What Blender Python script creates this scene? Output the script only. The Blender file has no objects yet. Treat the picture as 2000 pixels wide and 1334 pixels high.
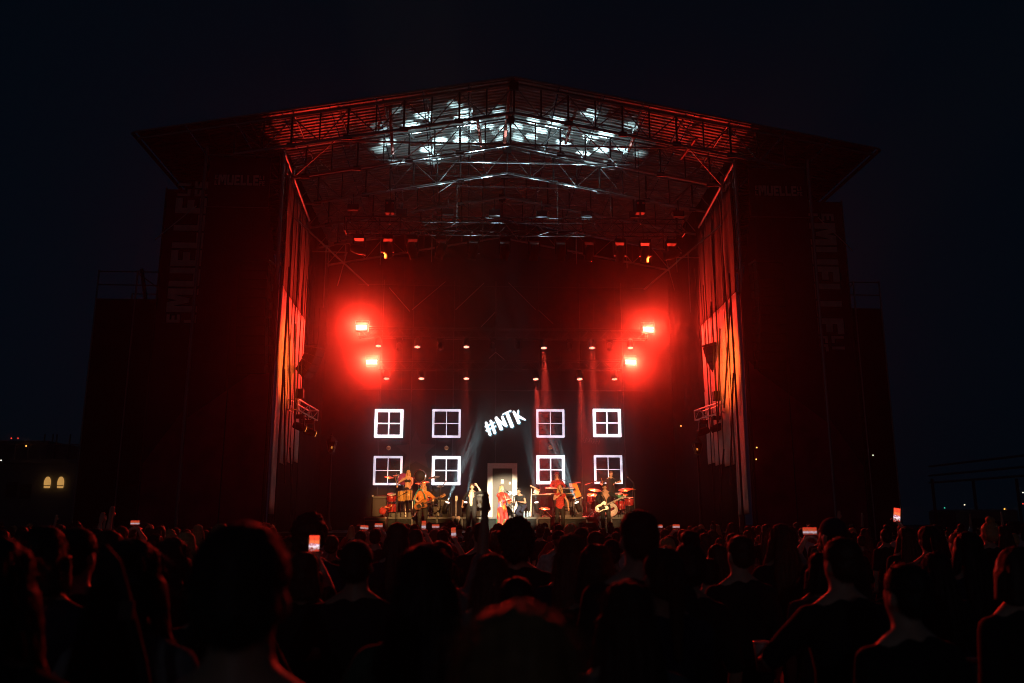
import bpy, bmesh, math, random
import numpy as np
from mathutils import Vector, Matrix, Euler, noise as mnoise

R = math.radians
rng = random.Random(7)
scene = bpy.context.scene
COL = scene.collection

# ------------------------------------------------------------------ camera
F_PX, PITCH, YAW, EYE = 1640.0, R(12.15), R(2.9), 1.75
cam_d = bpy.data.cameras.new('camera'); cam = bpy.data.objects.new('camera', cam_d); COL.objects.link(cam)
cam.location = (0, 0, EYE); cam.rotation_euler = (R(90) + PITCH, 0, -YAW)
cam_d.sensor_width = 36; cam_d.lens = 36 * F_PX / 2000; cam_d.clip_start = .05; cam_d.clip_end = 1500
cam_d.dof.use_dof = True; cam_d.dof.focus_distance = 33; cam_d.dof.aperture_fstop = 2.2
scene.camera = cam

# ------------------------------------------------------------------ night sky
world = bpy.data.worlds.new('World'); scene.world = world; world.use_nodes = True
wn = world.node_tree; bg = wn.nodes['Background']
sky = wn.nodes.new('ShaderNodeTexSky'); sky.sky_type = 'NISHITA'; sky.sun_disc = False
sky.sun_elevation = R(-4.2); sky.sun_rotation = R(-70); sky.air_density = 1.0; sky.dust_density = 0.3; sky.ozone_density = 3.0
wn.links.new(sky.outputs[0], bg.inputs[0]); bg.inputs[1].default_value = 0.012
glow_bg = wn.nodes.new('ShaderNodeBackground'); glow_bg.inputs[0].default_value = (.00003, .0021, .0043, 1)      # even night airglow
wadd = wn.nodes.new('ShaderNodeAddShader'); wn.links.new(bg.outputs[0], wadd.inputs[0]); wn.links.new(glow_bg.outputs[0], wadd.inputs[1])
wn.links.new(wadd.outputs[0], wn.nodes['World Output'].inputs[0])

scene.view_settings.view_transform = 'Standard'; scene.view_settings.look = 'None'
scene.view_settings.exposure = 0; scene.view_settings.gamma = 1; scene.view_settings.use_curve_mapping = False
cy = scene.cycles
cy.use_denoising = True; cy.filter_width = 1.0; cy.max_bounces = 5; cy.volume_bounces = 0; cy.diffuse_bounces = 2; cy.glossy_bounces = 2
cy.sample_clamp_indirect = 4.0; cy.use_light_tree = True
scene.render.film_transparent = False

# ------------------------------------------------------------------ pixel -> place
_f = Vector((math.sin(YAW)*math.cos(PITCH), math.cos(YAW)*math.cos(PITCH), math.sin(PITCH)))
_r = Vector((math.cos(YAW), -math.sin(YAW), 0)); _u = _r.cross(_f)
def ray(u, v): return _f + _r*((u-1000)/F_PX) - _u*((v-667)/F_PX)
def px(u, v, Y):                       # pixel direction met with the plane y = Y
    d = ray(u, v); return Vector((0, 0, EYE)) + d*(Y/d.y)
def pxX(u, v, X):                      # ... with the plane x = X
    d = ray(u, v); return Vector((0, 0, EYE)) + d*(X/d.x)
AX = 1.37                              # stage axis

# ------------------------------------------------------------------ materials
MATS = {}
def mat(name, col, rough=.6, metal=0., var=.25, scale=6., bump=0., emit=None, es=0., spec=.5, samp=None, two=None, trans=0.):
    if name in MATS: return MATS[name]
    m = bpy.data.materials.new(name); m.use_nodes = True; nt = m.node_tree; b = nt.nodes['Principled BSDF']
    c = (*col, 1)
    b.inputs['Roughness'].default_value = rough; b.inputs['Metallic'].default_value = metal
    b.inputs['Specular IOR Level'].default_value = spec
    tc = nt.nodes.new('ShaderNodeTexCoord'); nz = nt.nodes.new('ShaderNodeTexNoise')
    nz.inputs['Scale'].default_value = scale; nz.inputs['Detail'].default_value = 5
    nt.links.new(tc.outputs['Object'], nz.inputs['Vector'])
    rmp = nt.nodes.new('ShaderNodeMix'); rmp.data_type = 'RGBA'
    c2 = two if two else tuple(x*(1-var) for x in col)
    rmp.inputs['A'].default_value = (*c2, 1); rmp.inputs['B'].default_value = c
    mp = nt.nodes.new('ShaderNodeMapRange'); mp.inputs['From Min'].default_value = .35; mp.inputs['From Max'].default_value = .65
    nt.links.new(nz.outputs['Fac'], mp.inputs['Value']); nt.links.new(mp.outputs[0], rmp.inputs['Factor'])
    nt.links.new(rmp.outputs['Result'], b.inputs['Base Color'])
    if bump:
        bp = nt.nodes.new('ShaderNodeBump'); bp.inputs['Strength'].default_value = bump; bp.inputs['Distance'].default_value = .02
        nt.links.new(nz.outputs['Fac'], bp.inputs['Height']); nt.links.new(bp.outputs[0], b.inputs['Normal'])
    if emit:
        b.inputs['Emission Color'].default_value = (*emit, 1); b.inputs['Emission Strength'].default_value = es
    if trans: b.inputs['Transmission Weight'].default_value = trans
    if samp: m.cycles.emission_sampling = samp
    MATS[name] = m; return m

M = dict(
 asphalt=mat('asphalt', (.06,.06,.065), .85, scale=3, bump=.3),
 steel=mat('galvanised_steel', (.24,.24,.25), .5, .6, scale=9),
 dsteel=mat('dark_steel', (.035,.035,.038), .6, .3, scale=9),
 alu=mat('aluminium', (.6,.61,.63), .35, .9, scale=12),
 redsteel=mat('red_painted_steel', (.35,.07,.05), .5, .1),
 sheet=mat('roof_sheet', (.3,.295,.29), .5, .2, scale=2.2, var=.35, bump=.05),
 black=mat('black_cloth', (.016,.016,.018), .9, scale=2, var=.4, bump=.3, spec=.2),
 drape=mat('black_drape', (.022,.02,.022), .95, scale=1.2, var=.4, bump=.25, spec=.1),
 banner=mat('banner_black', (.06,.018,.04), .75, scale=1.5, var=.3, bump=.15, spec=.2),
 bannerred=mat('banner_dark_red', (.3,.03,.07), .7, scale=1.1, two=(.13,.015,.035), bump=.2, spec=.2),
 print_=mat('banner_print', (.62,.45,.4), .75, scale=3, var=.3, spec=.2),
 net=mat('dark_netting', (.06,.053,.05), .9, scale=3, bump=.3, spec=.1),
 tarp=mat('white_tarpaulin', (.55,.53,.5), .7, scale=1.7, var=.25, bump=.35),
 deck=mat('stage_plywood', (.03,.028,.027), .6, scale=4),
 riserp=mat('riser_panel', (.012,.02,.022), .75, scale=7, two=(.004,.007,.008), spec=.2, bump=.5),
 riserf=mat('riser_rail', (.018,.028,.03), .5, .2, scale=8),
 plastic=mat('black_plastic', (.012,.012,.013), .6, scale=20, spec=.2),
 rubber=mat('black_rubber', (.02,.02,.02), .8),
 chrome=mat('chrome', (.75,.75,.76), .15, 1., var=.1),
 brass=mat('cymbal_bronze', (.72,.42,.16), .3, .9, scale=15),
 reddrum=mat('red_drum_shell', (.4,.03,.03), .3, scale=5),
 greendrum=mat('green_drum_shell', (.03,.3,.16), .3, scale=5),
 head=mat('drum_head', (.7,.68,.62), .5, scale=4),
 conga=mat('conga_wood', (.6,.36,.1), .4, scale=5),
 wood=mat('maple_wood', (.42,.24,.1), .4, scale=7),
 darkwood=mat('dark_wood', (.1,.05,.03), .4, scale=7),
 cream=mat('cream_lacquer', (.75,.72,.6), .25, var=.08),
 sunburst=mat('sunburst_lacquer', (.14,.05,.02), .25, two=(.35,.14,.03), scale=3),
 white=mat('white_paint', (.75,.74,.72), .5, var=.12, scale=5),
 doorwood=mat('door_panel_wood', (.035,.024,.013), .5, scale=4),
 skin=mat('skin', (.58,.36,.26), .5, scale=8, var=.12),
 skin2=mat('skin_tan', (.42,.24,.16), .5, scale=8, var=.12),
 eye=mat('eye', (.03,.02,.02), .2),
 lips=mat('lips', (.4,.08,.07), .4),
 shoe=mat('shoe', (.02,.02,.02), .5),
 denim=mat('denim', (.04,.05,.1), .85, scale=30),
 blackcl=mat('black_fabric', (.014,.014,.016), .85, scale=25),
 greycl=mat('grey_fabric', (.2,.2,.21), .9, scale=25),
 navycl=mat('navy_fabric', (.02,.025,.06), .9, scale=25),
 redcl=mat('red_fabric', (.5,.05,.04), .8, scale=20, two=(.3,.02,.02)),
 whitecl=mat('white_fabric', (.6,.59,.57), .9, scale=25),
 greencl=mat('green_fabric', (.05,.1,.07), .9, scale=25),
 creamcl=mat('cream_fabric', (.75,.66,.5), .85, scale=20),
 tealcl=mat('teal_strap', (.02,.35,.42), .6),
 cupm=mat('plastic_cup', (.62,.5,.46), .35, var=.1),
 orangecl=mat('orange_towel', (.7,.25,.06), .9),
 blonde=mat('blonde_hair', (.55,.36,.15), .62, scale=40),
 brown=mat('brown_hair', (.07,.035,.02), .62, scale=40),
 dark=mat('dark_hair', (.018,.012,.01), .62, scale=40),
 lightbrown=mat('light_brown_hair', (.3,.15,.06), .6, scale=40),
 auburn=mat('auburn_hair', (.16,.05,.025), .62, scale=40),
 conc=mat('far_concrete', (.22,.23,.22), .9, scale=1.2, bump=.2),
 starp=mat('star_print', (.055,.026,.028), .9, scale=2),
 teal=mat('letter_shadow_teal', (.05,.3,.4), .4, emit=(.1,.5,.65), es=.35, samp='NONE'),
)
def glow(name, col, s, samp=None): return mat(name, tuple(min(1,x*.8) for x in col), .4, emit=col, es=s, samp=samp, var=.02)
M['frameglow'] = glow('window_tube', (.93,.9,1.), 1.9)
M['frameglow2'] = glow('window_tube_soft', (.86,.82,1.), 1.0)
for k_ in ('frameglow', 'frameglow2'):                # tubes are not evenly bright
    nt_ = M[k_].node_tree; nz_ = nt_.nodes.new('ShaderNodeTexNoise'); nz_.inputs['Scale'].default_value = 3.2; tc_ = nt_.nodes.new('ShaderNodeNewGeometry')
    mr_ = nt_.nodes.new('ShaderNodeMapRange'); b_ = nt_.nodes['Principled BSDF']; e_ = b_.inputs['Emission Strength'].default_value
    mr_.inputs['From Min'].default_value = .3; mr_.inputs['From Max'].default_value = .7; mr_.inputs['To Min'].default_value = e_*.62; mr_.inputs['To Max'].default_value = e_*1.2
    nt_.links.new(tc_.outputs['Position'], nz_.inputs['Vector']); nt_.links.new(nz_.outputs['Fac'], mr_.inputs['Value']); nt_.links.new(mr_.outputs[0], b_.inputs['Emission Strength'])
M['letter'] = glow('letter_face', (.95,.98,1.), 1.7)
M['blind'] = glow('blinder_lens', (1.,.5,.4), 6., 'NONE')
M['parlens'] = glow('par_lens', (1.,.32,.22), 4.2, 'NONE')
M['parcell'] = glow('par_lens_web', (1.,.2,.1), 1.6, 'NONE')
M['amber'] = glow('amber_lamp', (1.,.42,.08), 3., 'NONE')
M['warmwin'] = glow('warm_window', (1.,.52,.14), .55, 'NONE')
M['redled'] = glow('red_led', (1.,.05,.03), 1.6, 'NONE')
M['greenled'] = glow('green_led', (.05,.8,.5), .8, 'NONE')
M['whiteled'] = glow('white_led', (1.,.9,.75), 1.5, 'NONE')
M['ball'] = glow('white_glow', (1.,.95,.85), 1.6, 'NONE')

def emit_pattern(name, kind):
    """phone screens: small picture of the stage, drawn with nodes (screens give light)"""
    m = bpy.data.materials.new(name); m.use_nodes = True; nt = m.node_tree; b = nt.nodes['Principled BSDF']
    tc = nt.nodes.new('ShaderNodeTexCoord'); sep = nt.nodes.new('ShaderNodeSeparateXYZ'); nt.links.new(tc.outputs['Generated'], sep.inputs[0])
    rp = nt.nodes.new('ShaderNodeValToRGB'); e = rp.color_ramp.elements
    e[0].position = 0; e[0].color = (.5,.04,.02,1); e[1].position = 1; e[1].color = (.9,.03,.02,1)
    for p, c in (((.14), (.12,.02,.02,1)), (.3, (1,.75,.75,1)), (.38, (.85,.7,.95,1)), (.46, (.3,.02,.02,1)), (.6, (1,.2,.06,1)), (.74, (.5,.03,.02,1)), (.86, (1,.1,.03,1))):
        n = e.new(p); n.color = c
    nz = nt.nodes.new('ShaderNodeTexNoise'); nz.inputs['Scale'].default_value = 7 if kind == 0 else 11; nt.links.new(tc.outputs['Generated'], nz.inputs['Vector'])
    ad = nt.nodes.new('ShaderNodeMath'); ad.operation = 'MULTIPLY_ADD'; ad.inputs[1].default_value = .8; nt.links.new(nz.outputs['Fac'], ad.inputs[0])
    ad2 = nt.nodes.new('ShaderNodeMath'); ad2.operation = 'SUBTRACT'; ad2.inputs[1].default_value = .4
    nt.links.new(sep.outputs['Z'], ad.inputs[2]); nt.links.new(ad.outputs[0], ad2.inputs[0]); nt.links.new(ad2.outputs[0], rp.inputs[0])
    nt.links.new(rp.outputs[0], b.inputs['Emission Color']); b.inputs['Emission Strength'].default_value = 1.3 if kind == 0 else .6
    b.inputs['Base Color'].default_value = (.02,.02,.02,1); m.cycles.emission_sampling = 'NONE'
    return m
M['screen'] = emit_pattern('phone_screen', 0); M['screen2'] = emit_pattern('phone_screen_dim', 1)

def floral():
    m = bpy.data.materials.new('floral_silk'); m.use_nodes = True; nt = m.node_tree; b = nt.nodes['Principled BSDF']; b.inputs['Roughness'].default_value = .5
    tc = nt.nodes.new('ShaderNodeTexCoord'); vo = nt.nodes.new('ShaderNodeTexVoronoi'); vo.inputs['Scale'].default_value = 7
    nt.links.new(tc.outputs['Object'], vo.inputs['Vector'])
    sep = nt.nodes.new('ShaderNodeSeparateColor'); nt.links.new(vo.outputs['Color'], sep.inputs[0])
    rp = nt.nodes.new('ShaderNodeValToRGB'); rp.color_ramp.interpolation = 'CONSTANT'; e = rp.color_ramp.elements
    e[0].color = (.5,.03,.015,1); e[1].position = .55; e[1].color = (.75,.2,.03,1)
    for p, c in ((.68, (.04,.25,.12,1)), (.77, (.45,.02,.02,1)), (.87, (.8,.6,.4,1)), (.93, (.12,.14,.3,1))):
        n = e.new(p); n.color = c
    nt.links.new(sep.outputs[0], rp.inputs[0])
    # plain red above the hip, flowers towards the hem
    s2 = nt.nodes.new('ShaderNodeSeparateXYZ'); nt.links.new(tc.outputs['Object'], s2.inputs[0])
    mr = nt.nodes.new('ShaderNodeMapRange'); mr.inputs['From Min'].default_value = .95; mr.inputs['From Max'].default_value = 1.2
    nt.links.new(s2.outputs['Z'], mr.inputs['Value'])
    mx = nt.nodes.new('ShaderNodeMix'); mx.data_type = 'RGBA'; mx.inputs['B'].default_value = (.5,.035,.02,1)
    nt.links.new(mr.outputs[0], mx.inputs['Factor']); nt.links.new(rp.outputs[0], mx.inputs['A']); nt.links.new(mx.outputs['Result'], b.inputs['Base Color'])
    return m
M['floral'] = floral()

# ------------------------------------------------------------------ object helpers
WM = {}
def link(o, parent, world):
    COL.objects.link(o); WM[o.name] = world.copy()
    if parent is not None:
        o.parent = parent; o.matrix_basis = WM[parent.name].inverted() @ world
    else: o.matrix_basis = world
    return o
def tag(o, label=None, cat=None, group=None, kind=None):
    if label: o['label'] = label
    if cat: o['category'] = cat
    if group: o['group'] = group
    if kind: o['kind'] = kind
    return o
def T(v): return Matrix.Translation(Vector(v))
def thing(name, loc, label, cat, group=None, rz=0., rot=None):
    o = bpy.data.objects.new(name, None); o.empty_display_size = .2
    w = T(loc) @ (rot if rot is not None else Matrix.Rotation(rz, 4, 'Z'))
    link(o, None, w); return tag(o, label, cat, group)
def put(name, me, m, parent=None, world=None, local=None):
    """one mesh object; local = matrix in the parent's frame"""
    if m is not None and len(me.materials) == 0: me.materials.append(m)
    o = bpy.data.objects.new(name, me)
    if local is not None: world = (WM[parent.name] if parent is not None else Matrix()) @ local
    if world is None: world = WM[parent.name] if parent is not None else Matrix()
    link(o, parent, world)
    if m is not None and me.materials[0] != m:
        o.material_slots[0].link = 'OBJECT'; o.material_slots[0].material = m
    return o
def from_bm(bm, name='m', smooth=False):
    me = bpy.data.meshes.new(name); bm.normal_update(); bm.to_mesh(me); bm.free()
    if smooth: me.polygons.foreach_set('use_smooth', [True]*len(me.polygons))
    return me
UNIT = {}
def unit(kind):
    if kind in UNIT: return UNIT[kind]
    bm = bmesh.new()
    if kind == 'cyl': bmesh.ops.create_cone(bm, cap_ends=True, segments=8, radius1=1, radius2=1, depth=1)
    elif kind == 'cyl24': bmesh.ops.create_cone(bm, cap_ends=True, segments=24, radius1=1, radius2=1, depth=1)
    elif kind == 'box': bmesh.ops.create_cube(bm, size=1); 
    elif kind == 'bev':
        bmesh.ops.create_cube(bm, size=1); bmesh.ops.bevel(bm, geom=bm.edges[:], offset=.04, segments=1, affect='EDGES')
    elif kind == 'ball': bmesh.ops.create_icosphere(bm, subdivisions=3, radius=1)
    me = from_bm(bm, 'unit_'+kind, kind in ('ball',)); UNIT[kind] = me; return me
UM = {}
def umesh(kind, m):
    k = (kind, m.name)
    if k not in UM:
        me = unit(kind).copy(); me.materials.append(m); UM[k] = me
    return UM[k]
def zrot(d):
    d = Vector(d); 
    return d.to_track_quat('Z', 'Y').to_matrix().to_4x4()
def bar(parent, name, p0, p1, r, m, kind='cyl'):           # world coordinates
    p0, p1 = Vector(p0), Vector(p1); d = p1-p0; L = d.length
    w = T((p0+p1)/2) @ zrot(d) @ Matrix.Diagonal((r, r, L, 1))
    return put(name, umesh(kind, m), m, parent, w)
def lbar(parent, name, p0, p1, r, m, kind='cyl'):          # parent's coordinates
    W = WM[parent.name]; return bar(parent, name, W @ Vector(p0), W @ Vector(p1), r, m, kind)
def box(parent, name, lo, hi, m, bev=False):               # world coordinates, axis aligned
    lo, hi = Vector(lo), Vector(hi); s = hi-lo
    return put(name, umesh('bev' if bev else 'box', m), m, parent, T((lo+hi)/2) @ Matrix.Diagonal((*s, 1)))
def lbox(parent, name, c, s, m, rot=None, bev=False):      # parent's coordinates
    w = WM[parent.name] @ T(c) @ (rot if rot is not None else Matrix()) @ Matrix.Diagonal((*s, 1))
    return put(name, umesh('bev' if bev else 'box', m), m, parent, w)
def ball(parent, name, c, s, m):
    s = (s, s, s) if isinstance(s, (int, float)) else s
    return put(name, umesh('ball', m), m, parent, WM[parent.name] @ T(c) @ Matrix.Diagonal((*s, 1)))
def lathe(prof, seg=24, smooth=True, caps=True):
    bm = bmesh.new(); rings = []
    for r, z in prof:
        rings.append([bm.verts.new((r*math.cos(2*math.pi*i/seg), r*math.sin(2*math.pi*i/seg), z)) for i in range(seg)])
    for a, b in zip(rings, rings[1:]):
        for i in range(seg): bm.faces.new((a[i], a[(i+1) % seg], b[(i+1) % seg], b[i]))
    if caps: bm.faces.new(rings[0][::-1]); bm.faces.new(rings[-1])
    return from_bm(bm, 'lathe', smooth)
def prism(pts, th):                                        # polygon in XZ, thickness along +Y
    bm = bmesh.new()
    a = [bm.verts.new((x, 0, z)) for x, z in pts]; b = [bm.verts.new((x, th, z)) for x, z in pts]
    bm.faces.new(a); bm.faces.new(b[::-1]); n = len(pts)
    for i in range(n): bm.faces.new((a[i], b[i], b[(i+1) % n], a[(i+1) % n]))
    bmesh.ops.recalc_face_normals(bm, faces=bm.faces[:])
    return from_bm(bm, 'prism')
def plate(parent, name, pts_world, th, m, y=None):         # polygon of world points lying in a y = const plane
    c = Vector(pts_world[0]); me = prism([(p[0]-c.x, p[2]-c.z) for p in pts_world], th)
    return put(name, me, m, parent, T((c.x, c.y if y is None else y, c.z)))
def tube(pts, r, seg=8, close=False):
    bm = bmesh.new(); rings = []
    pts = [Vector(p) for p in pts]
    for i, p in enumerate(pts):
        d = (pts[min(i+1, len(pts)-1)] - pts[max(i-1, 0)]).normalized(); q = zrot(d)
        rr = r[i] if isinstance(r, (list, tuple)) else r
        rings.append([bm.verts.new(p + (q @ Vector((rr*math.cos(2*math.pi*k/seg), rr*math.sin(2*math.pi*k/seg), 0)))) for k in range(seg)])
    for a, b in zip(rings, rings[1:]):
        for i in range(seg): bm.faces.new((a[i], a[(i+1) % seg], b[(i+1) % seg], b[i]))
    bm.faces.new(rings[0][::-1]); bm.faces.new(rings[-1])
    return from_bm(bm, 'tube', True)
def cloth(P00, P10, P01, P11, nu, nv, amp, freq, seed=0, drop=0.):
    """hanging sheet between four world corners with vertical folds (real relief) and thickness"""
    P00, P10, P01, P11 = map(Vector, (P00, P10, P01, P11)); nrm = (P10-P00).cross(P01-P00).normalized()
    bm = bmesh.new(); g = []
    for s in (0, 1):
        gg = []
        for j in range(nv+1):
            row = []
            for i in range(nu+1):
                a, b = i/nu, j/nv
                p = P00.lerp(P10, a).lerp(P01.lerp(P11, a), b)
                n = mnoise.noise(Vector((a*freq+seed*7.1, b*1.2, seed))) + .5*mnoise.noise(Vector((a*freq*2.7, b*2.5+seed, seed*3.)))
                row.append(bm.verts.new(p + nrm*(amp*n - s*.015)))
            gg.append(row)
        g.append(gg)
    for s in (0, 1):
        for j in range(nv):
            for i in range(nu):
                q = (g[s][j][i], g[s][j][i+1], g[s][j+1][i+1], g[s][j+1][i]); bm.faces.new(q if s == 0 else q[::-1])
    for i in range(nu):
        bm.faces.new((g[0][0][i+1], g[0][0][i], g[1][0][i], g[1][0][i+1])); bm.faces.new((g[0][nv][i], g[0][nv][i+1], g[1][nv][i+1], g[1][nv][i]))
    for j in range(nv):
        bm.faces.new((g[0][j][0], g[0][j+1][0], g[1][j+1][0], g[1][j][0])); bm.faces.new((g[0][j+1][nu], g[0][j][nu], g[1][j][nu], g[1][j+1][nu]))
    return from_bm(bm, 'cloth', True)
def lamp(parent, kind, world, power, col, **kw):
    d = bpy.data.lights.new('lamp', kind); d.energy = power; d.color = col
    for k, v in kw.items(): setattr(d, k, v)
    o = bpy.data.objects.new('lamp', d); link(o, parent, world); return o
def aim(p, t):                                             # matrix whose -Z points at t
    p, t = Vector(p), Vector(t); return T(p) @ (p-t).to_track_quat('Z', 'Y').to_matrix().to_4x4()
def side(i, n): return ['leftmost', 'second from left', 'third from left', 'fourth from left', 'fifth from left', 'sixth from left', 'seventh from left', 'eighth from left', 'ninth from left', 'tenth from left', 'eleventh from left', 'twelfth from left'][i] if i < n-1 else 'rightmost'

# ================================================================== SETTING
bm = bmesh.new(); bmesh.ops.create_grid(bm, x_segments=40, y_segments=40, size=420)
tag(put('ground', from_bm(bm), M['asphalt'], None, T((0, 150, 0))), 'dark asphalt ground of the concert site', kind='structure')

# ================================================================== STAGE ROOF
RZ, RS, RH = 16.28, .187, 12.2                     # ridge height, slope, half width
RY0, RY1 = 25.5, 38.9
def roof_z(x): return RZ - RS*abs(x-AX)
roof = thing('stage_roof', (AX, 32, 0), 'wide gabled stage roof of corrugated sheets on open steel trusses', 'roof')
def corrugated(w, y0, y1, pitch=.21, amp=.035):     # sheet sloping along x (0..w), ribs running down the slope
    bm = bmesh.new(); rows = []; y = y0; k = 0
    prof = []
    while y < y1-1e-4:
        prof += [(y, 0), (min(y+pitch*.35, y1), 0), (min(y+pitch*.5, y1), amp), (min(y+pitch*.85, y1), amp)]; y += pitch
    prof.append((y1, 0))
    lo, hi = [], []
    for j, (yy, zz) in enumerate(prof):
        lo.append([bm.verts.new((x, yy, zz)) for x in (0, w)]); hi.append([bm.verts.new((x, yy, zz+.012)) for x in (0, w)])
    for a, b in zip(lo, lo[1:]): bm.faces.new((a[0], b[0], b[1], a[1]))
    for a, b in zip(hi, hi[1:]): bm.faces.new((a[0], a[1], b[1], b[0]))
    return from_bm(bm, 'corrugated')
NP = 8; pw = RH/NP; sl = math.atan(RS); L = pw/math.cos(sl)
sheetA = corrugated(L-.03, 0, 6.75); sheetB = corrugated(L-.03, 0, RY1-RY0-6.7)
for s in (-1, 1):
    for i in range(NP):
        for me, yy in ((sheetA, RY0), (sheetB, RY0+6.7)):
            # local x runs down the slope
            fall = Matrix.Rotation(sl, 4, 'Y') if s > 0 else (Matrix.Rotation(math.pi, 4, 'Z') @ Matrix.Rotation(sl, 4, 'Y'))
            jz = rng.uniform(0, .012)
            o0 = Vector((AX + s*i*pw, yy + (0 if s > 0 else 0), RZ - RS*i*pw + jz))
            if s > 0: w = T(o0) @ fall
            else:
                w = T((AX - i*pw, yy, RZ-RS*i*pw + jz)) @ Matrix.Scale(-1, 4, (1, 0, 0)) @ Matrix.Rotation(sl, 4, 'Y')
            put('roof_sheet', me, M['sheet'], roof, w)
    # edge trim on the front gable and the eave gutter
    bar(roof, 'gable_trim', (AX, RY0-.05, RZ-.03), (AX+s*RH, RY0-.05, RZ-RS*RH-.03), .035, M['steel'])
    bar(roof, 'eave_gutter', (AX+s*(RH+.05), RY0, RZ-RS*RH-.06), (AX+s*(RH+.05), RY1, RZ-RS*RH-.06), .06, M['dsteel'])
def zt(x, d): return roof_z(x) - d
for k, Y in enumerate((25.75, 28.2, 30.7, 33.2, 35.7, 38.3)):
    tr = tag(put('roof_truss', umesh('bev', M['dsteel']), M['dsteel'], roof, T((AX, Y, RZ-.2)) @ Matrix.Diagonal((.3, .12, .3, 1))))
    dep = 1.05; m = M['steel'] if k else M['steel']
    half = 9.1
    for s in (-1, 1):
        bar(tr, 'top_chord', (AX+s*.15, Y, zt(AX+s*.15, .12)), (AX+s*(RH if k in (0, 5) else RH-.6), Y, zt(AX+s*(RH if k in (0, 5) else RH-.6), .12)), .045, m)
        bar(tr, 'bottom_chord', (AX, Y, RZ-dep-.12), (AX+s*half, Y, zt(AX+s*half, dep+.12)), .05, m)
        n = 10; st = half/n
        for i in range(n+1):
            if i == 0 and s < 0: continue
            x = AX+s*i*st; bar(tr, 'post', (x, Y, zt(x, .12)), (x, Y, zt(x, dep+.12)), .025 if i % 2 else .035, M['dsteel'])
        for i in range(n):
            xa, xb = AX+s*i*st, AX+s*(i+1)*st
            a, b = (xa, Y+.04, zt(xa, .14)), (xb, Y+.04, zt(xb, dep+.1))
            if (i // 1) % 2: a, b = (xa, Y+.04, zt(xa, dep+.1)), (xb, Y+.04, zt(xb, .14))
            bar(tr, 'brace', a, b, .02, m)
        for i in (2, 4, 6, 8):                     # gusset plates
            x = AX+s*i*st; box(tr, 'gusset_plate', (x-.14, Y-.03, zt(x, dep+.12)-.08), (x+.14, Y+.03, zt(x, dep+.12)+.08), M['dsteel'])
for i in range(-8, 9):                             # purlins running back under the sheets
    x = AX + i*1.45
    bar(roof, 'purlin', (x, RY0+.02, roof_z(x)-.055), (x, RY1, roof_z(x)-.055), .028, M['steel'])
for (v, Y, x0, x1) in ((283, 27.0, 560, 1475), (318, 29.2, 560, 1440), (346, 31.8, 690, 1300), (366, 31.8, 690, 1300), (398, 34.4, 660, 1345)):
    p0, p1 = px(x0, v, Y), px(x1, v, Y); z = (p0.z+p1.z)/2
    bar(roof, 'tie_beam', (p0.x, Y, z), (p1.x, Y, z), .035, M['steel'])
for x0, v0, x1, v1, Y0, Y1 in ((932, 232, 940, 285, 27.4, 28.6), (762, 208, 767, 300, 26.2, 28.0), (995, 168, 985, 290, 26, 30.5), (1118, 230, 1105, 280, 26.8, 28), (1240, 260, 1228, 296, 27, 28), (1360, 270, 1330, 310, 26.4, 28)):
    bar(roof, 'red_strut', px(x0, v0, Y0), px(x1, v1, Y1), .055, M['redsteel'])
for s in (-1, 1):                                  # wind bracing between the trusses
    for j in range(4):
        xa = AX+s*(2.0+j*1.9); xb = xa+s*1.9; ya = 25.75+2.45*(j % 2); 
        bar(roof, 'wind_brace', (xa, ya, roof_z(xa)-1.15), (xb, ya+2.45, roof_z(xb)-1.15), .018, M['steel'])
        bar(roof, 'wind_brace', (xa, 30.7, roof_z(xa)-1.15), (xb, 33.2, roof_z(xb)-1.15), .018, M['steel'])
    for j in range(7):                             # hangers from roof to lower rig
        xa = AX+s*(.9+j*1.05); Y = 30.7 if j % 2 else 33.2
        bar(roof, 'hanger', (xa, Y, roof_z(xa)-1.1), (xa, Y, roof_z(xa)-3.0-.25*(j % 3)), .015, M['steel'])

# ================================================================== STAGE DECK, MASKING, SIDE SHEETS
ZD, ZR = 1.42, 1.95
deck = thing('stage_deck', (AX, 33, 0), 'dark main stage deck behind the crowd', 'stage')
for i in range(9):                                 # deck plates
    xa = AX-8.1+i*1.8
    box(deck, 'deck_plate', (xa+.004, 27.6, ZD-.1), (xa+1.796, 38.9, ZD), M['deck'])
    box(deck, 'skirt_panel', (xa+.01, 27.55, 0), (xa+1.79, 27.585, ZD-.11), M['black'])
back = thing('backdrop', (AX, 38.7, ZD), 'black backdrop cloth with a faint red star behind the white windows', 'backdrop')
put('cloth', cloth((AX-9.2, 38.75, ZD), (AX+9.2, 38.75, ZD), (AX-9.2, 38.75, 14.2), (AX+9.2, 38.75, 14.2), 90, 12, .05, 30, 1), M['drape'], back, Matrix())
plate(back, 'gable_cloth', [(AX-9.2, 38.82, 13.9), (AX+9.2, 38.82, 13.9), (AX+9.2, 38.82, 14.5), (AX, 38.82, 16.2), (AX-9.2, 38.82, 14.5)], .03, M['black'])
# star print
def star(c, r, th=.006):
    pts = []
    for i in range(10):
        a = math.pi/2 + i*math.pi/5 + .03; rr = r if i % 2 == 0 else r*.45
        pts.append((rr*math.cos(a), rr*math.sin(a)))
    return prism(pts, th)
c = px(812, 882, 38.5); put('star', star(c, .95), M['starp'], back, T(c))
c = px(1150, 862, 38.5)
put('scribble', tube([c+Vector((-.35+.06*i, 0, .12*math.sin(i*1.9)+.01*i)) for i in range(13)], .018, 5), M['starp'], back, Matrix())
put('scribble', tube([c+Vector((.1+.05*i, 0, .1*math.cos(i*2.3)-.05)) for i in range(9)], .018, 5), M['starp'], back, Matrix())

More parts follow.
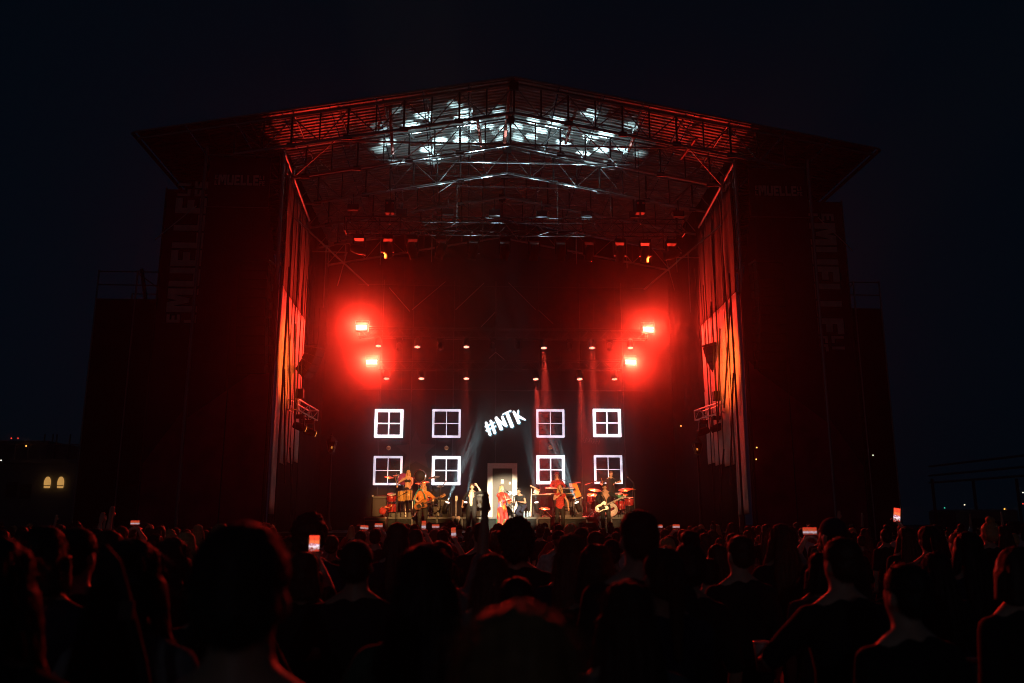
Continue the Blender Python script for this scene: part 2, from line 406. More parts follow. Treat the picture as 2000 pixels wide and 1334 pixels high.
for s, nm in ((-1, 'left'), (1, 'right')):
    X0 = AX+s*7.55
    # side sheet of white tarpaulin, its strips and the dark curtain behind it
    t = thing('side_sheet', (X0, 28.6, 3), f'pale tarpaulin wall lit orange and red on the {nm} side of the stage', 'tarpaulin', 'stage side walls')
    ys = (26.85, 28.2, 29.6, 30.9, 32.0)
    for j, (ya, yb) in enumerate(zip(ys, ys[1:])):
        zb = 2.0 if j == 0 else 3.55 + .12*j
        xo = lambda y: X0 + s*(y-26.85)*.035
        a, b = (xo(ya), ya, zb), (xo(yb)+s*.03, yb-.015, zb)
        c_, d = (xo(ya), ya, 9.35), (xo(yb)+s*.03, yb-.015, 9.35)
        e_, f_ = (xo(ya), ya, 13.2), (xo(yb)+s*.03, yb-.015, 13.2)
        q = cloth(b, a, d, c_, 14, 26, .025, 3, j+(3 if s > 0 else 0)) if s > 0 else cloth(a, b, c_, d, 14, 26, .025, 3, j)
        put('sheet_strip', q, M['tarp'], t, Matrix())
        q = cloth(d, c_, f_, e_, 10, 12, .05, 3, j+9) if s > 0 else cloth(c_, d, e_, f_, 10, 12, .05, 3, j+9)
        put('dark_netting', q, M['net'], t, Matrix())
    m_ = thing('side_curtain', (X0+s*.6, 35, ZD), f'black masking curtain along the {nm} wing of the stage', 'curtain', 'wing curtains')
    a, b = Vector((X0+s*.42, 28.6, ZD)), Vector((X0+s*.6, 38.7, ZD)); up = Vector((0, 0, 13.3))
    put('cloth', cloth(a, b, a+up, b+up, 50, 8, .06, 22, 5+s), M['drape'], m_, Matrix())
    # dark poles and cables crossing in front of the sheet
    fr = thing('side_scaffold', (X0-s*.3, 28.5, ZD), f'thin scaffold poles and cables in front of the {nm} tarpaulin', 'scaffold', 'side scaffolds')
    for (y0, z0, y1, z1, rr) in ((26.95, 10, 26.95, 1.5, .035), (27.0, 9.0, 28.3, 5.6, .03), (28.3, 8.4, 29.1, 5.2, .028), (29.2, 9.6, 29.2, ZD, .02), (30.1, 10.5, 30.1, ZD, .02),
                                (27.1, 6.6, 28.1, 3.0, .03), (28.6, 4.2, 29.6, 2.0, .03), (28.6, 12.6, 28.6, 4.0, .012), (27.7, 12.8, 27.7, 3.6, .012), (30.6, 12.0, 29.9, 5.0, .014), (31.2, 11.5, 30.6, 6.5, .012)):
        bar(fr, 'pole', (X0-s*.18, y0, z0), (X0-s*.18, y1, z1), rr, M['dsteel'])

# rear scaffold frame in front of the backdrop (only its tubes catch light)
rs = thing('rear_scaffold', (AX, 38.2, ZD), 'tall thin scaffold frame behind the rear lighting trusses', 'scaffold')
for u in (745, 805, 886, 968, 1053, 1133, 1215):
    p = px(u, 700, 38.25); bar(rs, 'standard', (p.x, 38.25, ZD), (p.x, 38.25, 12.9), .025, M['dsteel'])
for (u0, v0, u1, v1) in ((805, 605, 870, 550), (890, 605, 945, 553), (993, 552, 1046, 605), (760, 562, 800, 608), (940, 638, 967, 610), (1052, 606, 1080, 632), (955, 700, 968, 688), (968, 688, 985, 702)):
    bar(rs, 'diagonal', px(u0, v0, 38.15), px(u1, v1, 38.15), .018, M['steel'])
for v in (556, 640, 760): 
    p0, p1 = px(700, v, 38.2), px(1260, v, 38.2); bar(rs, 'ledger', (p0.x, 38.2, p0.z), (p1.x, 38.2, p0.z), .02, M['dsteel'])

# ================================================================== TOWERS AND BANNERS
GL = {'M': [[(0,0),(.26,0),(.26,1),(0,1)], [(.74,0),(1,0),(1,1),(.74,1)], [(.2,1),(.42,1),(.6,.3),(.42,.3)], [(.58,1),(.8,1),(.58,.3),(.42,.3)]],
      'U': [[(0,.12),(.3,.12),(.3,1),(0,1)], [(.7,.12),(1,.12),(1,1),(.7,1)], [(.1,0),(.9,0),(1,.13),(.7,.24),(.3,.24),(0,.13)]],
      'E': [[(0,0),(.36,0),(.36,1),(0,1)], [(.35,0),(1,0),(1,.22),(.35,.22)], [(.35,.4),(.88,.4),(.88,.62),(.35,.62)], [(.35,.78),(1,.78),(1,1),(.35,1)]],
      'L': [[(0,0),(.36,0),(.36,1),(0,1)], [(.35,0),(1,0),(1,.24),(.35,.24)]],
      'I': [[(.3,0),(.7,0),(.7,1),(.3,1)]], 'F': [[(0,0),(.36,0),(.36,1),(0,1)], [(.35,.4),(.88,.4),(.88,.62),(.35,.62)], [(.35,.78),(1,.78),(1,1),(.35,1)]]}
def glyph(ch, w, h):
    bm = bmesh.new()
    for k, poly in enumerate(GL[ch]):
        y0 = -.0015*k
        a = [bm.verts.new((x*w, y0, z*h)) for x, z in poly]; b = [bm.verts.new((x*w, .006, z*h)) for x, z in poly]; n = len(a)
        bm.faces.new(a); bm.faces.new(b[::-1])
        for i in range(n): bm.faces.new((a[i], b[i], b[(i+1) % n], a[(i+1) % n]))
    bmesh.ops.recalc_face_normals(bm, faces=bm.faces[:])
    return from_bm(bm, 'glyph')
def word(parent, base, h, lw, gap, rot):
    """EL MUELLE LI FE : small stacked EL, big MUELLE, small stacked LI / FE; base = left foot in the plane y"""
    W = T(base) @ Matrix.Rotation(rot, 4, 'Y'); x = 0.
    for ch, hh, zz, ww, xx in (('E', h*.42, h*.55, lw*.42, 0), ('L', h*.42, 0, lw*.42, 0)):
        put('letter', glyph(ch, ww, hh), M['print_'], parent, W @ T((xx, 0, zz)))
    x = lw*.42 + gap*1.2
    for ch in 'MUELLE':
        ww = lw*(1.25 if ch == 'M' else 1.)*(.85 if ch in 'EL' else 1)
        put('letter', glyph(ch, ww, h), M['print_'], parent, W @ T((x, 0, 0))); x += ww+gap
    for ch, zz, xx in (('L', h*.55, 0), ('I', h*.55, lw*.45), ('F', 0, 0), ('E', 0, lw*.45)):
        put('letter', glyph(ch, lw*.38, h*.42), M['print_'], parent, W @ T((x+xx, 0, zz)))

for s, nm in ((-1, 'left'), (1, 'right')):
    X = lambda d: AX+s*d
    tw = thing('stage_tower', (X(9), 27.4, 0), f'tall steel scaffold tower carrying the {nm} end of the stage roof', 'tower', 'stage towers')
    for d in (7.72, 10.3):
        for y in (26.75, 28.3): bar(tw, 'leg', (X(d), y, 0), (X(d), y, 14.1), .06, M['steel'])
    for y in (27.1, 27.5, 27.9): bar(tw, 'upright', (X(7.75), y, 7.0), (X(7.75), y, 13.9), .03, M['steel'])
    for z in (9.4, 10.2, 11.0, 11.85, 12.7, 13.5):
        bar(tw, 'rung', (X(7.75), 26.7, z), (X(7.75), 28.4, z), .035, M['steel'])
        for y in (26.95, 27.3, 27.7, 28.1): box(tw, 'coupler', (X(7.75)-.06, y-.04, z-.06), (X(7.75)+.06, y+.04, z+.06), M['steel'])
    bar(tw, 'top_chord', (X(7.72), 26.6, 14.0), (X(7.72), 31.5, 13.3), .05, M['steel'])
    for j in range(6):
        ya = 26.7+.75*j; bar(tw, 'lattice', (X(7.72), ya, 13.98-.14*j), (X(7.72), ya+.4, 13.35-.14*j), .02, M['steel']); bar(tw, 'lattice', (X(7.72), ya+.4, 13.35-.14*j), (X(7.72), ya+.75, 13.86-.14*j), .02, M['steel'])
    # long brace from tower to roof inside
    bar(tw, 'brace', (X(7.6), 28.2, 12.2), (X(5.2), 30.5, 10.4), .03, M['steel']); bar(tw, 'brace', (X(6.6), 29.2, 11.5), (X(6.6), 29.2, 9.2), .02, M['steel']); bar(tw, 'brace', (X(7.3), 30.2, 11.6), (X(6.0), 30.2, 11.6), .02, M['steel']); bar(tw, 'brace', (X(6.0), 30.2, 11.6), (X(6.3), 30.2, 10.3), .02, M['steel'])
    # front cover cut back at the upper inner corner
    fc = thing('tower_cover', (X(9), 26.5, 0), f'black cloth covering the front of the {nm} stage tower', 'banner', 'tower covers')
    pts = [(X(7.55), 26.55, .1), (X(7.58), 26.55, 9.0), (X(8.08), 26.55, 11.9), (X(10.1), 26.55, 11.9), (X(10.2), 26.55, .1)]
    plate(fc, 'cloth', pts, .03, M['banner'])
    for d in (7.62, 9.05): bar(fc, 'hem_pole', (X(d), 26.5, .1), (X(d), 26.5, 8.8), .03, M['dsteel'])
    # header banner box
    hb = thing('header_banner', (X(9), 26.4, 12.8), f'black banner lettered MUELLE at the top of the {nm} tower', 'banner', 'header banners')
    box(hb, 'cloth', (min(X(8.06), X(10.05)), 26.42, 11.86), (max(X(8.06), X(10.05)), 26.5, 13.6), M['banner'])
    bar(hb, 'rail', (X(8.0), 26.4, 13.66), (X(10.1), 26.4, 13.66), .025, M['steel']); bar(hb, 'rail', (X(8.0), 26.4, 11.84), (X(10.1), 26.4, 11.84), .02, M['steel'])
    xl = min(X(8.06), X(10.05))
    word(hb, (xl+.2, 26.412, 12.62), .36, .21, .025, 0)
    # vertical banner
    vb = thing('column_banner', (X(11.2), 28, 0), f'tall black banner with MUELLE written vertically beside the {nm} tower', 'banner', 'column banners')
    xa, xb = sorted((X(10.35), X(11.95)))
    plate(vb, 'cloth', [(xa, 27.95, .1), (xb, 27.95, .1), (xb, 27.95, 13.05), (xa, 27.95, 13.05)], .03, M['banner'])
    for x in (xa, xb): bar(vb, 'hem_pole', (x, 27.93, .1), (x, 27.93, 13.1), .028, M['dsteel'])
    if s < 0: word(vb, (xb-.2, 27.94, 8.3), 1.05, .66, .07, -math.pi/2)     # reads upward
    else: word(vb, (xa+.25, 27.94, 12.6), 1.05, .66, .07, math.pi/2)         # reads downward
    # printed red sheets low on the tower
    rb = thing('printed_sheet', (X(9.3), 26.4, 0), f'dark red printed sheet with a curved top low on the {nm} tower', 'banner', 'printed sheets')
    cx = X(8.95); pts = [(X(7.7), .2), (X(10.15), .2), (X(10.15), 4.9)]
    for i in range(9):
        a = math.pi*.5*i/8; pts.append((X(10.15)-s*2.1*math.sin(a)*1., 4.9+1.9*(1-math.cos(a))*.0+1.6*math.sin(a)))
    pts += [(X(7.7), 6.9)]
    me = prism([(p[0]-cx, p[1]) for p in pts], .02); put('sheet', me, M['bannerred'], rb, T((cx, 26.47, 0)))
    bar(rb, 'seam', (X(8.95), 26.45, .3), (X(8.95), 26.45, 6.6), .02, M['dsteel'])
    r2 = thing('printed_sheet', (X(11.1), 27.9, 0), f'dark red rounded print at the foot of the {nm} vertical banner', 'banner', 'printed sheets')
    pts = [(X(10.4), .2), (X(11.9), .2)] + [(X(11.9)-s*1.5*math.sin(R(90)*i/8), 3.6+2.3*math.sin(R(90)*i/8)) for i in range(9)]
    me = prism([(p[0]-X(11.1), p[1]) for p in pts], .02); put('sheet', me, M['bannerred'], r2, T((X(11.1), 27.91, 0)))
    # wing block with open scaffold on top
    wb = thing('wing_scaffold', (X(13.5), 30.5, 0), f'low scaffold block wrapped in black cloth outside the {nm} banner', 'scaffold', 'wing scaffolds')
    x0, x1 = X(12.1), X(14.85 if s < 0 else 14.1)
    box(wb, 'cover', (min(x0, x1), 30, .05), (max(x0, x1), 33, 9.64), M['black'])
    for x in (x0, (x0+x1)/2, x1):
        for y in (29.96, 33.04): bar(wb, 'standard', (x, y, 0), (x, y, 10.7), .03, M['steel'])
    for y in (29.96, 33.04):
        for z in (10.15, 10.65): bar(wb, 'guard_rail', (x0, y, z), (x1, y, z), .022, M['dsteel'])
        bar(wb, 'diagonal', (x0, y, 9.64), ((x0+x1)/2, y, 10.6), .02, M['dsteel'])
    ms = bar(wb, 'boom', ((x0+x1)/2, 31, 9.7), (x1-s*.9, 31.5, 11.2), .07, M['dsteel'])
    # guy rope
    g = tag(bar(None, 'guy_rope', (X(10.4), 26.5, 11.9), (X(12.05), 27.6, 11.1), .018, M['white']), f'pale guy rope running out from the {nm} header banner', 'rope', 'guy ropes')

# ================================================================== LIGHTING RIG
RED = (1., .028, .013)
def box_truss(label, p0, p1, w=.42, step=.42, m=None, name='lighting_truss', group='lighting trusses'):
    m = m or M['alu']; p0, p1 = Vector(p0), Vector(p1); d = p1-p0; L = d.length; ex = d/L
    ey = Vector((0, 0, 1)).cross(ex).normalized(); ez = ex.cross(ey)
    t = thing(name, (p0+p1)/2, label, 'truss', group)
    cs = [ey*a*w/2+ez*b*w/2 for a, b in ((-1,-1), (1,-1), (1,1), (-1,1))]
    for c in cs: bar(t, 'chord', p0+c, p1+c, .024, m)
    n = max(2, round(L/step))
    for i in range(n):
        a, b = p0+ex*(L*i/n), p0+ex*(L*(i+1)/n)
        for (c0, c1) in ((cs[0], cs[3]), (cs[1], cs[2]), (cs[0], cs[1])):
            q = (a+c0, b+c1) if i % 2 else (a+c1, b+c0); bar(t, 'lace', *q, .011, m)
    for e in (p0, p1):
        for c0, c1 in zip(cs, cs[1:]+cs[:1]): bar(t, 'end_frame', e+c0, e+c1, .02, m)
    return t
YF = 29.0
ft = box_truss('long front lighting truss hung high under the stage roof', px(675, 440, YF), px(1335, 446, YF), .5, .5, M['dsteel'])
ru = box_truss('upper rear lighting truss carrying the red blinders', px(700, 650, 36), px(1262, 655, 36), .42, .42, M['dsteel'])
rl = box_truss('lower rear lighting truss above the windows', px(740, 714, 37), px(1212, 714, 37), .4, .42, M['dsteel'])
for u, t in ((762, 'left'), (1250, 'right')):      # chain hoists of the front truss
    p = px(u, 410, YF); h = thing('chain_hoist', p, f'motor chain hoist over the {t} part of the front truss', 'hoist', 'chain hoists')
    lbox(h, 'motor', (0, 0, .1), (.34, .3, .5), M['plastic'], bev=True); lbar(h, 'chain', (0, 0, .3), (0, 0, 2.4), .015, M['dsteel']); lbar(h, 'hook', (0, 0, -.15), (0, 0, -.55), .03, M['steel'])
    for dx in (-.1, .1): ball(h, 'shackle', (dx, -.17, .2), .045, M['redsteel'])
for u in (690, 1330):
    pass
# --- moving head fixture
mh_arm = None
def moving_head(name, top, target, label, group, sc=1., lens=None):
    """yoke fixture hanging at 'top' (or standing) with its head turned to target"""
    t = thing(name, top, label, 'stage light', group)
    lbox(t, 'base', (0, 0, -.07*sc), (.34*sc, .3*sc, .14*sc), M['plastic'], bev=True)
    dn = Vector((0, 0, -1)); 
    for s in (-1, 1): lbox(t, 'yoke_arm', (s*.17*sc, 0, -.32*sc), (.05*sc, .12*sc, .44*sc), M['plastic'], bev=True)
    hc = Vector(top)+Vector((0, 0, -.46*sc)); w = aim(hc, target)
    hd = put('lamp_head', HEADMESH, M['plastic'], t, w @ Matrix.Scale(sc, 4))
    put('lens', LENSMESH, lens or M['glass'], hd, w @ T((0, 0, -.262*sc)) @ Matrix.Scale(sc, 4))
    for s in (-1, 1): bar(t, 'clamp', Vector(top)+Vector((s*.1*sc, 0, 0)), Vector(top)+Vector((s*.1*sc, 0, .14*sc)), .02*sc, M['dsteel'])
    return t, hc, w
M['glass'] = mat('lens_glass', (.03,.03,.035), .08, var=.05)
HEADMESH = lathe([(.06, .26), (.12, .24), (.145, .1), (.15, -.05), (.125, -.16), (.135, -.255), (.12, -.26)], 20)
LENSMESH = lathe([(.115, .006), (.115, -.004), (.06, -.012), (.01, -.016)], 20)
fx = [(702, 455), (758, 458), (806, 456), (862, 456), (925, 457), (986, 458), (1043, 458), (1095, 458), (1150, 458), (1210, 458), (1259, 459), (1310, 457)]
tg = [(870, 990, 33), (830, 980, 32), (920, 990, 32), (790, 700, 30), (880, 700, 30), (960, 720, 30.5), (1020, 720, 30.5), (1090, 980, 33), (1120, 700, 30), (1180, 980, 32), (1210, 980, 33), (1130, 960, 33)]
for i, ((u, v), g) in enumerate(zip(fx, tg)):
    p = px(u, v, YF); p.z = px(1000, 452, YF).z - .25
    cross = i in (0, 11); sx = 1 if i == 0 else -1
    t, hc, w = moving_head('moving_head_light', p, Vector((AX+sx*7.5, 28.4, 7.3)) if cross else px(*g), f'dark hanging stage light, {side(i, 12)} on the front truss', 'front truss lights', 1.15)
    if cross: lamp(t, 'SPOT', w @ T((0, 0, -.36)), 42000, (1., .13, .016), spot_size=R(15), spot_blend=.85, shadow_soft_size=.12)     # throws across at the opposite side wall
for i, (u, v) in enumerate(((690, 405), (785, 415), (875, 414), (966, 416), (1058, 418), (1146, 419), (1240, 420), (1325, 418))):
    p = px(u, v, YF+1.3); t = thing('flood_light', p, f'small square flood lamp, {side(i, 8)} above the front truss', 'stage light', 'flood lights')
    lbox(t, 'housing', (0, 0, 0), (.42, .16, .24), M['plastic'], bev=True); lbox(t, 'lens', (0, -.09, 0), (.34, .015, .16), M['glass']); lbar(t, 'bracket', (0, 0, .1), (0, 0, .55), .02, M['dsteel'])

# --- red blinders at the truss ends (the brightest lamps of the picture)
for i, (u, v, Y, t) in enumerate(((706, 639, 35.5, 'upper left'), (1266, 643, 35.5, 'upper right'), (726, 707, 36.3, 'lower left'), (1232, 707, 36.3, 'lower right'))):
    p = px(u, v, Y); b = thing('blinder_light', p, f'dazzling red blinder lamp at the {t} corner of the rear rig', 'stage light', 'red blinders', rz=R(-6) if u < 1000 else R(6))
    lbox(b, 'housing', (0, .1, 0), (.56, .16, .34), M['plastic'], bev=True)
    for z in (-.058, .058): lbox(b, 'lens', (0, 0, z), (.46, .03, .06), M['blind'])
    for s in (-1, 1): lbar(b, 'yoke', (s*.3, .1, 0), (s*.3, .1, .3), .018, M['dsteel'])
    lbar(b, 'yoke', (-.3, .1, .3), (.3, .1, .3), .018, M['dsteel'])
    for z in (-.056, .056):
        lamp(b, 'AREA', WM[b.name] @ T((0, -.03, z)) @ Matrix.Rotation(R(-90), 4, 'X'), 150, RED, shape='RECTANGLE', size=.44, size_y=.05, spread=R(78))

# --- round par lamps, lit
PARM = lathe([(.05, .26), (.1, .24), (.13, .14), (.15, -.02), (.15, -.16), (.14, -.16)], 20)
PARL = lathe([(.138, .004), (.138, -.004), (.01, -.006)], 20)
def cells():
    bm = bmesh.new()
    for r, n in ((0, 1), (.05, 6), (.1, 11)):
        for k in range(n):
            a = 2*math.pi*k/n; m4 = T((r*math.cos(a), r*math.sin(a), -.01))
            bmesh.ops.create_cone(bm, cap_ends=True, segments=8, radius1=.02, radius2=.02, depth=.012, matrix=m4)
    return from_bm(bm)
CELLS = cells()
def par(u, v, Y, target, label, power, group):
    p = px(u, v, Y); t = thing('par_light', p, label, 'stage light', group); w = aim(p, target)
    c = put('can', PARM, M['plastic'], t, w)
    put('lens', PARL, M['parcell'], c, w @ T((0, 0, -.15))); put('led_cells', CELLS, M['parlens'], c, w @ T((0, 0, -.152)))
    lbar(t, 'yoke', (-.17, 0, 0), (-.17, 0, .3), .014, M['dsteel']); lbar(t, 'yoke', (.17, 0, 0), (.17, 0, .3), .014, M['dsteel']); lbar(t, 'yoke', (-.17, 0, .3), (.17, 0, .3), .014, M['dsteel'])
    lamp(t, 'SPOT', w @ T((0, 0, -.2)), power, (1., .05, .03), spot_size=R(13), spot_blend=.5, shadow_soft_size=.1)
up_ = [(739, 669), (815, 671), (911, 671), (1062, 673), (1156, 673), (1231, 673)]
lo_ = [(755, 733), (823, 733), (911, 733), (1046, 734), (1132, 734), (1200, 734)]
for i, (u, v) in enumerate(up_):
    q = px(u + (-5 if u < 1000 else 12), 1000, 34.2)
    par(u, v, 35.7, q, f'lit round LED lamp, {side(i, 6)} of the upper rear row', 90000 if u in (1062, 1156) else 8000, 'upper rear LED lamps')
for i, (u, v) in enumerate(lo_):
    q = px(u + (-6 if u < 1000 else 16), 1003, 35.3)
    par(u, v, 36.7, q, f'lit round LED lamp, {side(i, 6)} of the lower rear row', 90000 if u in (1046, 1132) else 8000, 'lower rear LED lamps')
for i, u in enumerate((780, 860, 962, 1012, 1112, 1190)):
    p = px(u, 661, 35.9)
    moving_head('moving_head_light', p, px(u, 840, 33), f'unlit moving head, {side(i, 6)} under the upper rear truss', 'rear moving heads', .8)

# --- floor beam lights throwing white gobo patterns up at the roof
def gobo(d, scale, seed, rad):
    d.use_nodes = True; nt = d.node_tree; em = nt.nodes['Emission']
    tc = nt.nodes.new('ShaderNodeTexCoord'); sp = nt.nodes.new('ShaderNodeSeparateXYZ'); nt.links.new(tc.outputs['Normal'], sp.inputs[0])
    cb = nt.nodes.new('ShaderNodeCombineXYZ')
    for k, ax in enumerate('XY'):
        dv = nt.nodes.new('ShaderNodeMath'); dv.operation = 'DIVIDE'; nt.links.new(sp.outputs[ax], dv.inputs[0]); nt.links.new(sp.outputs['Z'], dv.inputs[1])
        ad = nt.nodes.new('ShaderNodeMath'); ad.operation = 'ADD'; ad.inputs[1].default_value = seed*.37; nt.links.new(dv.outputs[0], ad.inputs[0]); nt.links.new(ad.outputs[0], cb.inputs[k])
    vo = nt.nodes.new('ShaderNodeTexVoronoi'); vo.voronoi_dimensions = '2D'; vo.inputs['Scale'].default_value = scale; vo.inputs['Randomness'].default_value = .75
    nt.links.new(cb.outputs[0], vo.inputs['Vector'])
    mr = nt.nodes.new('ShaderNodeMapRange'); mr.inputs['From Min'].default_value = rad; mr.inputs['From Max'].default_value = rad*.7
    mr.inputs['To Min'].default_value = .035; mr.inputs['To Max'].default_value = 1
    nt.links.new(vo.outputs['Distance'], mr.inputs['Value']); nt.links.new(mr.outputs[0], em.inputs['Strength'])
BEAM = (.62, .95, 1.)
for i, (u, Y, tx, tv, tY, size, pw, sc, sd) in enumerate(((1130, 34.35, 850, 262, 29.0, 17, 120000, 14.5, 1), (1049, 34.6, 955, 250, 29.0, 11, 75000, 17, 2), (908, 34.6, 1045, 248, 29.0, 11, 75000, 17, 3), (870, 34.4, 1150, 262, 28.8, 16, 120000, 14.5, 4))):
    b = px(u, 1008, Y); b.z = ZR
    t = thing('beam_light', b, f'floor beam light on the riser shining up at the roof, {side(i, 4) if 0 else ["right outer", "right inner", "left inner", "left outer"][i]} of four', 'stage light', 'floor beam lights')
    lbox(t, 'base', (0, 0, .06), (.3, .26, .12), M['plastic'], bev=True)
    for s in (-1, 1): lbox(t, 'yoke_arm', (s*.15, 0, .26), (.04, .1, .36), M['plastic'])
    hc = b+Vector((0, 0, .4)); w = aim(hc, px(tx, tv, tY))
    hd = put('lamp_head', HEADMESH, M['plastic'], t, w @ Matrix.Scale(.8, 4)); put('lens', LENSMESH, M['ball'], hd, w @ T((0, 0, -.21)) @ Matrix.Scale(.8, 4))
    l = lamp(t, 'SPOT', w @ T((0, 0, -.25)), pw, BEAM, spot_size=R(size*1.12), spot_blend=.9, shadow_soft_size=.02)
    gobo(l.data, sc, sd, .31)

# --- follow spots far behind the camera at the mixing tower (they light the singers' fronts)
for i, (u, v, Y, pw, ang, col) in enumerate(((985, 982, 33.5, 380000, 4.0, (1., .78, .5)), (918, 972, 32, 120000, 2.6, (1., .52, .2)), (806, 958, 34, 160000, 5.0, (1., .42, .12)), (1092, 966, 33, 150000, 3.8, (1., .42, .14)), (1196, 960, 33.5, 140000, 4.4, (1., .5, .2)))):
    p = Vector((AX+(-3+1.5*i), -9, 7.4)); t = thing('follow_spot', p, f'follow spot number {["one","two","three","four","five"][i]} on the mixing tower behind the crowd', 'stage light', 'follow spots')
    w = aim(p, px(u, v, Y)); put('can', PARM, M['plastic'], t, w @ Matrix.Scale(1.6, 4)); lbar(t, 'stand', (0, 0, -.2), (0, 0, -7.4), .05, M['dsteel'])
    lamp(t, 'SPOT', w @ T((0, 0, -.4)), pw, col, spot_size=R(ang), spot_blend=.5, shadow_soft_size=.08)

# --- flood mast far behind the crowd: the dim light on banner letters and on people's backs
fm = thing('flood_mast', (-9, -48, 0), 'tall flood light mast far behind the crowd', 'lamp post')
lbar(fm, 'mast', (0, 0, 0), (0, 0, 14), .14, M['steel']); lbar(fm, 'cross_arm', (-1.2, 0, 14), (1.2, 0, 14), .07, M['steel'])
for k in (-1, 0, 1): lbox(fm, 'flood_head', (k*.9, .2, 14.1), (.6, .3, .45), M['plastic'], bev=True); lbox(fm, 'flood_lens', (k*.9, .37, 14.1), (.5, .03, .36), M['ball'])
lamp(fm, 'SPOT', aim((-9, -47.3, 14.1), (AX, 27, 6)), 900, (.8, .85, 1.), spot_size=R(75), spot_blend=.6, shadow_soft_size=.6)

# ================================================================== SET PIECES ON THE BACK WALL
wnum = 0
wins = [(759.5, 827, 1), (872, 827, 0), (1075, 827, 0), (1185.5, 826, 1), (757.5, 919, 0), (871.5, 919, 1), (1075.5, 917.5, 1), (1188, 917, 0)]
wl = ['leftmost', 'second', 'third', 'rightmost']
for k, (u, v, br) in enumerate(wins):
    row = 'upper' if k < 4 else 'lower'; c = px(u, v, 37.4); W = 1.26; fw = .125 if br else .09; mw = .045 if br else .026
    gm = M['frameglow'] if br else M['frameglow2']
    t = thing('light_up_window', c, f'white glowing square window frame, {wl[k % 4]} of the {row} row', 'window', 'light-up windows')
    h = W/2
    fr = prism([(-h, -h), (h, -h), (h, h), (-h, h)], .06) if 0 else None
    bm = bmesh.new()                                # frame as one bevelled ring
    def ringv(r, y): return [bm.verts.new((x*r, y, z*r)) for x, z in ((-1,-1), (1,-1), (1,1), (-1,1))]
    o0, i0, o1, i1 = ringv(h, -.05), ringv(h-fw, -.05), ringv(h, .05), ringv(h-fw, .05)
    for a in range(4):
        b_ = (a+1) % 4
        bm.faces.new((o0[a], o0[b_], i0[b_], i0[a])); bm.faces.new((o1[b_], o1[a], i1[a], i1[b_])); bm.faces.new((o0[b_], o0[a], o1[a], o1[b_])); bm.faces.new((i0[a], i0[b_], i1[b_], i1[a]))
    bmesh.ops.bevel(bm, geom=[e for e in bm.edges if abs(e.verts[0].co.y-e.verts[1].co.y) > .05], offset=.014, segments=2, affect='EDGES')
    put('frame', from_bm(bm), gm, t)
    lbox(t, 'mullion', (0, -.0, 0), (mw, .06, 2*(h-fw)+.004), gm); 
    for s in (-1, 1): lbox(t, 'glazing_bar', (s*((h-fw)/2+mw/4), 0, 0), (h-fw-mw/2, .056, mw), gm)
    g = M['panetint'] if 'panetint' in M else M.setdefault('panetint', mat('window_pane', (.006,.005,.01), .6, var=.2, scale=2, spec=.08))  # slight purple of the haze put into the dark pane colour
    q = (h-fw-mw/2)
    for sx in (-1, 1):
        for sz in (-1, 1): lbox(t, 'pane', (sx*(mw/2+q/2), .02, sz*(mw/2+q/2)), (q-.006, .012, q-.006), g)
    for s in (-1, 1): lbar(t, 'hanging_wire', (s*.5, .03, h-.02), (s*.5, .03, 7.5 if k < 4 else h+1.1), .006, M['dsteel'])

dcx = (px(952, 960, 36).x+px(1010, 960, 36).x)/2; DW = px(1010, 960, 36).x-px(952, 960, 36).x; DH = px(981, 905, 36).z-ZR
door = thing('prop_door', (dcx, 36, ZR), 'free-standing brown door in a thick white frame at centre stage', 'door')
jw = .21
for s in (-1, 1): lbox(door, 'jamb', (s*(DW/2-jw/2), 0, (DH-jw)/2), (jw, .16, DH-jw), M['white'], bev=False)
lbox(door, 'lintel', (0, -.003, DH-jw/2), (DW+.004, .16, jw), M['white'])
leaf = lbox(door, 'leaf', (0, .02, (DH-jw)/2), (DW-2*jw-.01, .06, DH-jw-.01), M['doorwood'])
for zz, hh in ((.42, .62), (1.18, .62), (1.78, .36)):
    for s in (-1, 1): lbox(door, 'door_panel', (s*.205, -.014, zz), (.3, .012, hh), M['doorwood'], bev=True)
sg = lbox(door, 'number_plate', (0, -.03, DH-jw-.55), (.12, .02, .17), M['white'], bev=True)
ball(door, 'knob', (DW/2-jw-.1, -.08, 1.0), .085, M['ball'])  # knob is no lamp: its brightness is put in as emission
lbox(door, 'hook_plate', (DW/2-jw-.1, -.03, DH-jw-.62), (.07, .02, .1), M['cream'], bev=True)

# #NTK brush lettering
sgn = thing('lettering_sign', px(987, 826, 37), 'tilted brush-stroke #NTK lettering glowing white above the door', 'sign')
Z0 = px(987, 826, 37); ZO = lambda a, b: px(930+a/14.825, 780+b/14.825, 37)
def stroke(a, b, w0, w1, dy=0., z=.05):
    """tapered brush stroke between two points of the close view"""
    A, B = ZO(*a), ZO(*b); sc = 37/F_PX/14.825; d = (B-A); d.y = 0; n = Vector((d.z, 0, -d.x)).normalized()
    L = d.length; pts = []; N = 8
    ws = [w0*.35] + [w0+(w1-w0)*i/(N-1) for i in range(N)] + [w1*.35]
    ts = [0] + [.06+.88*i/(N-1) for i in range(N)] + [1]
    lft = [A+d*t+n*(w*sc*.5*(1+.06*math.sin(7*t+a[0]))) for t, w in zip(ts, ws)]; rgt = [A+d*t-n*(w*sc*.5) for t, w in zip(ts, ws)]
    return [p-Z0 for p in lft+rgt[::-1]]
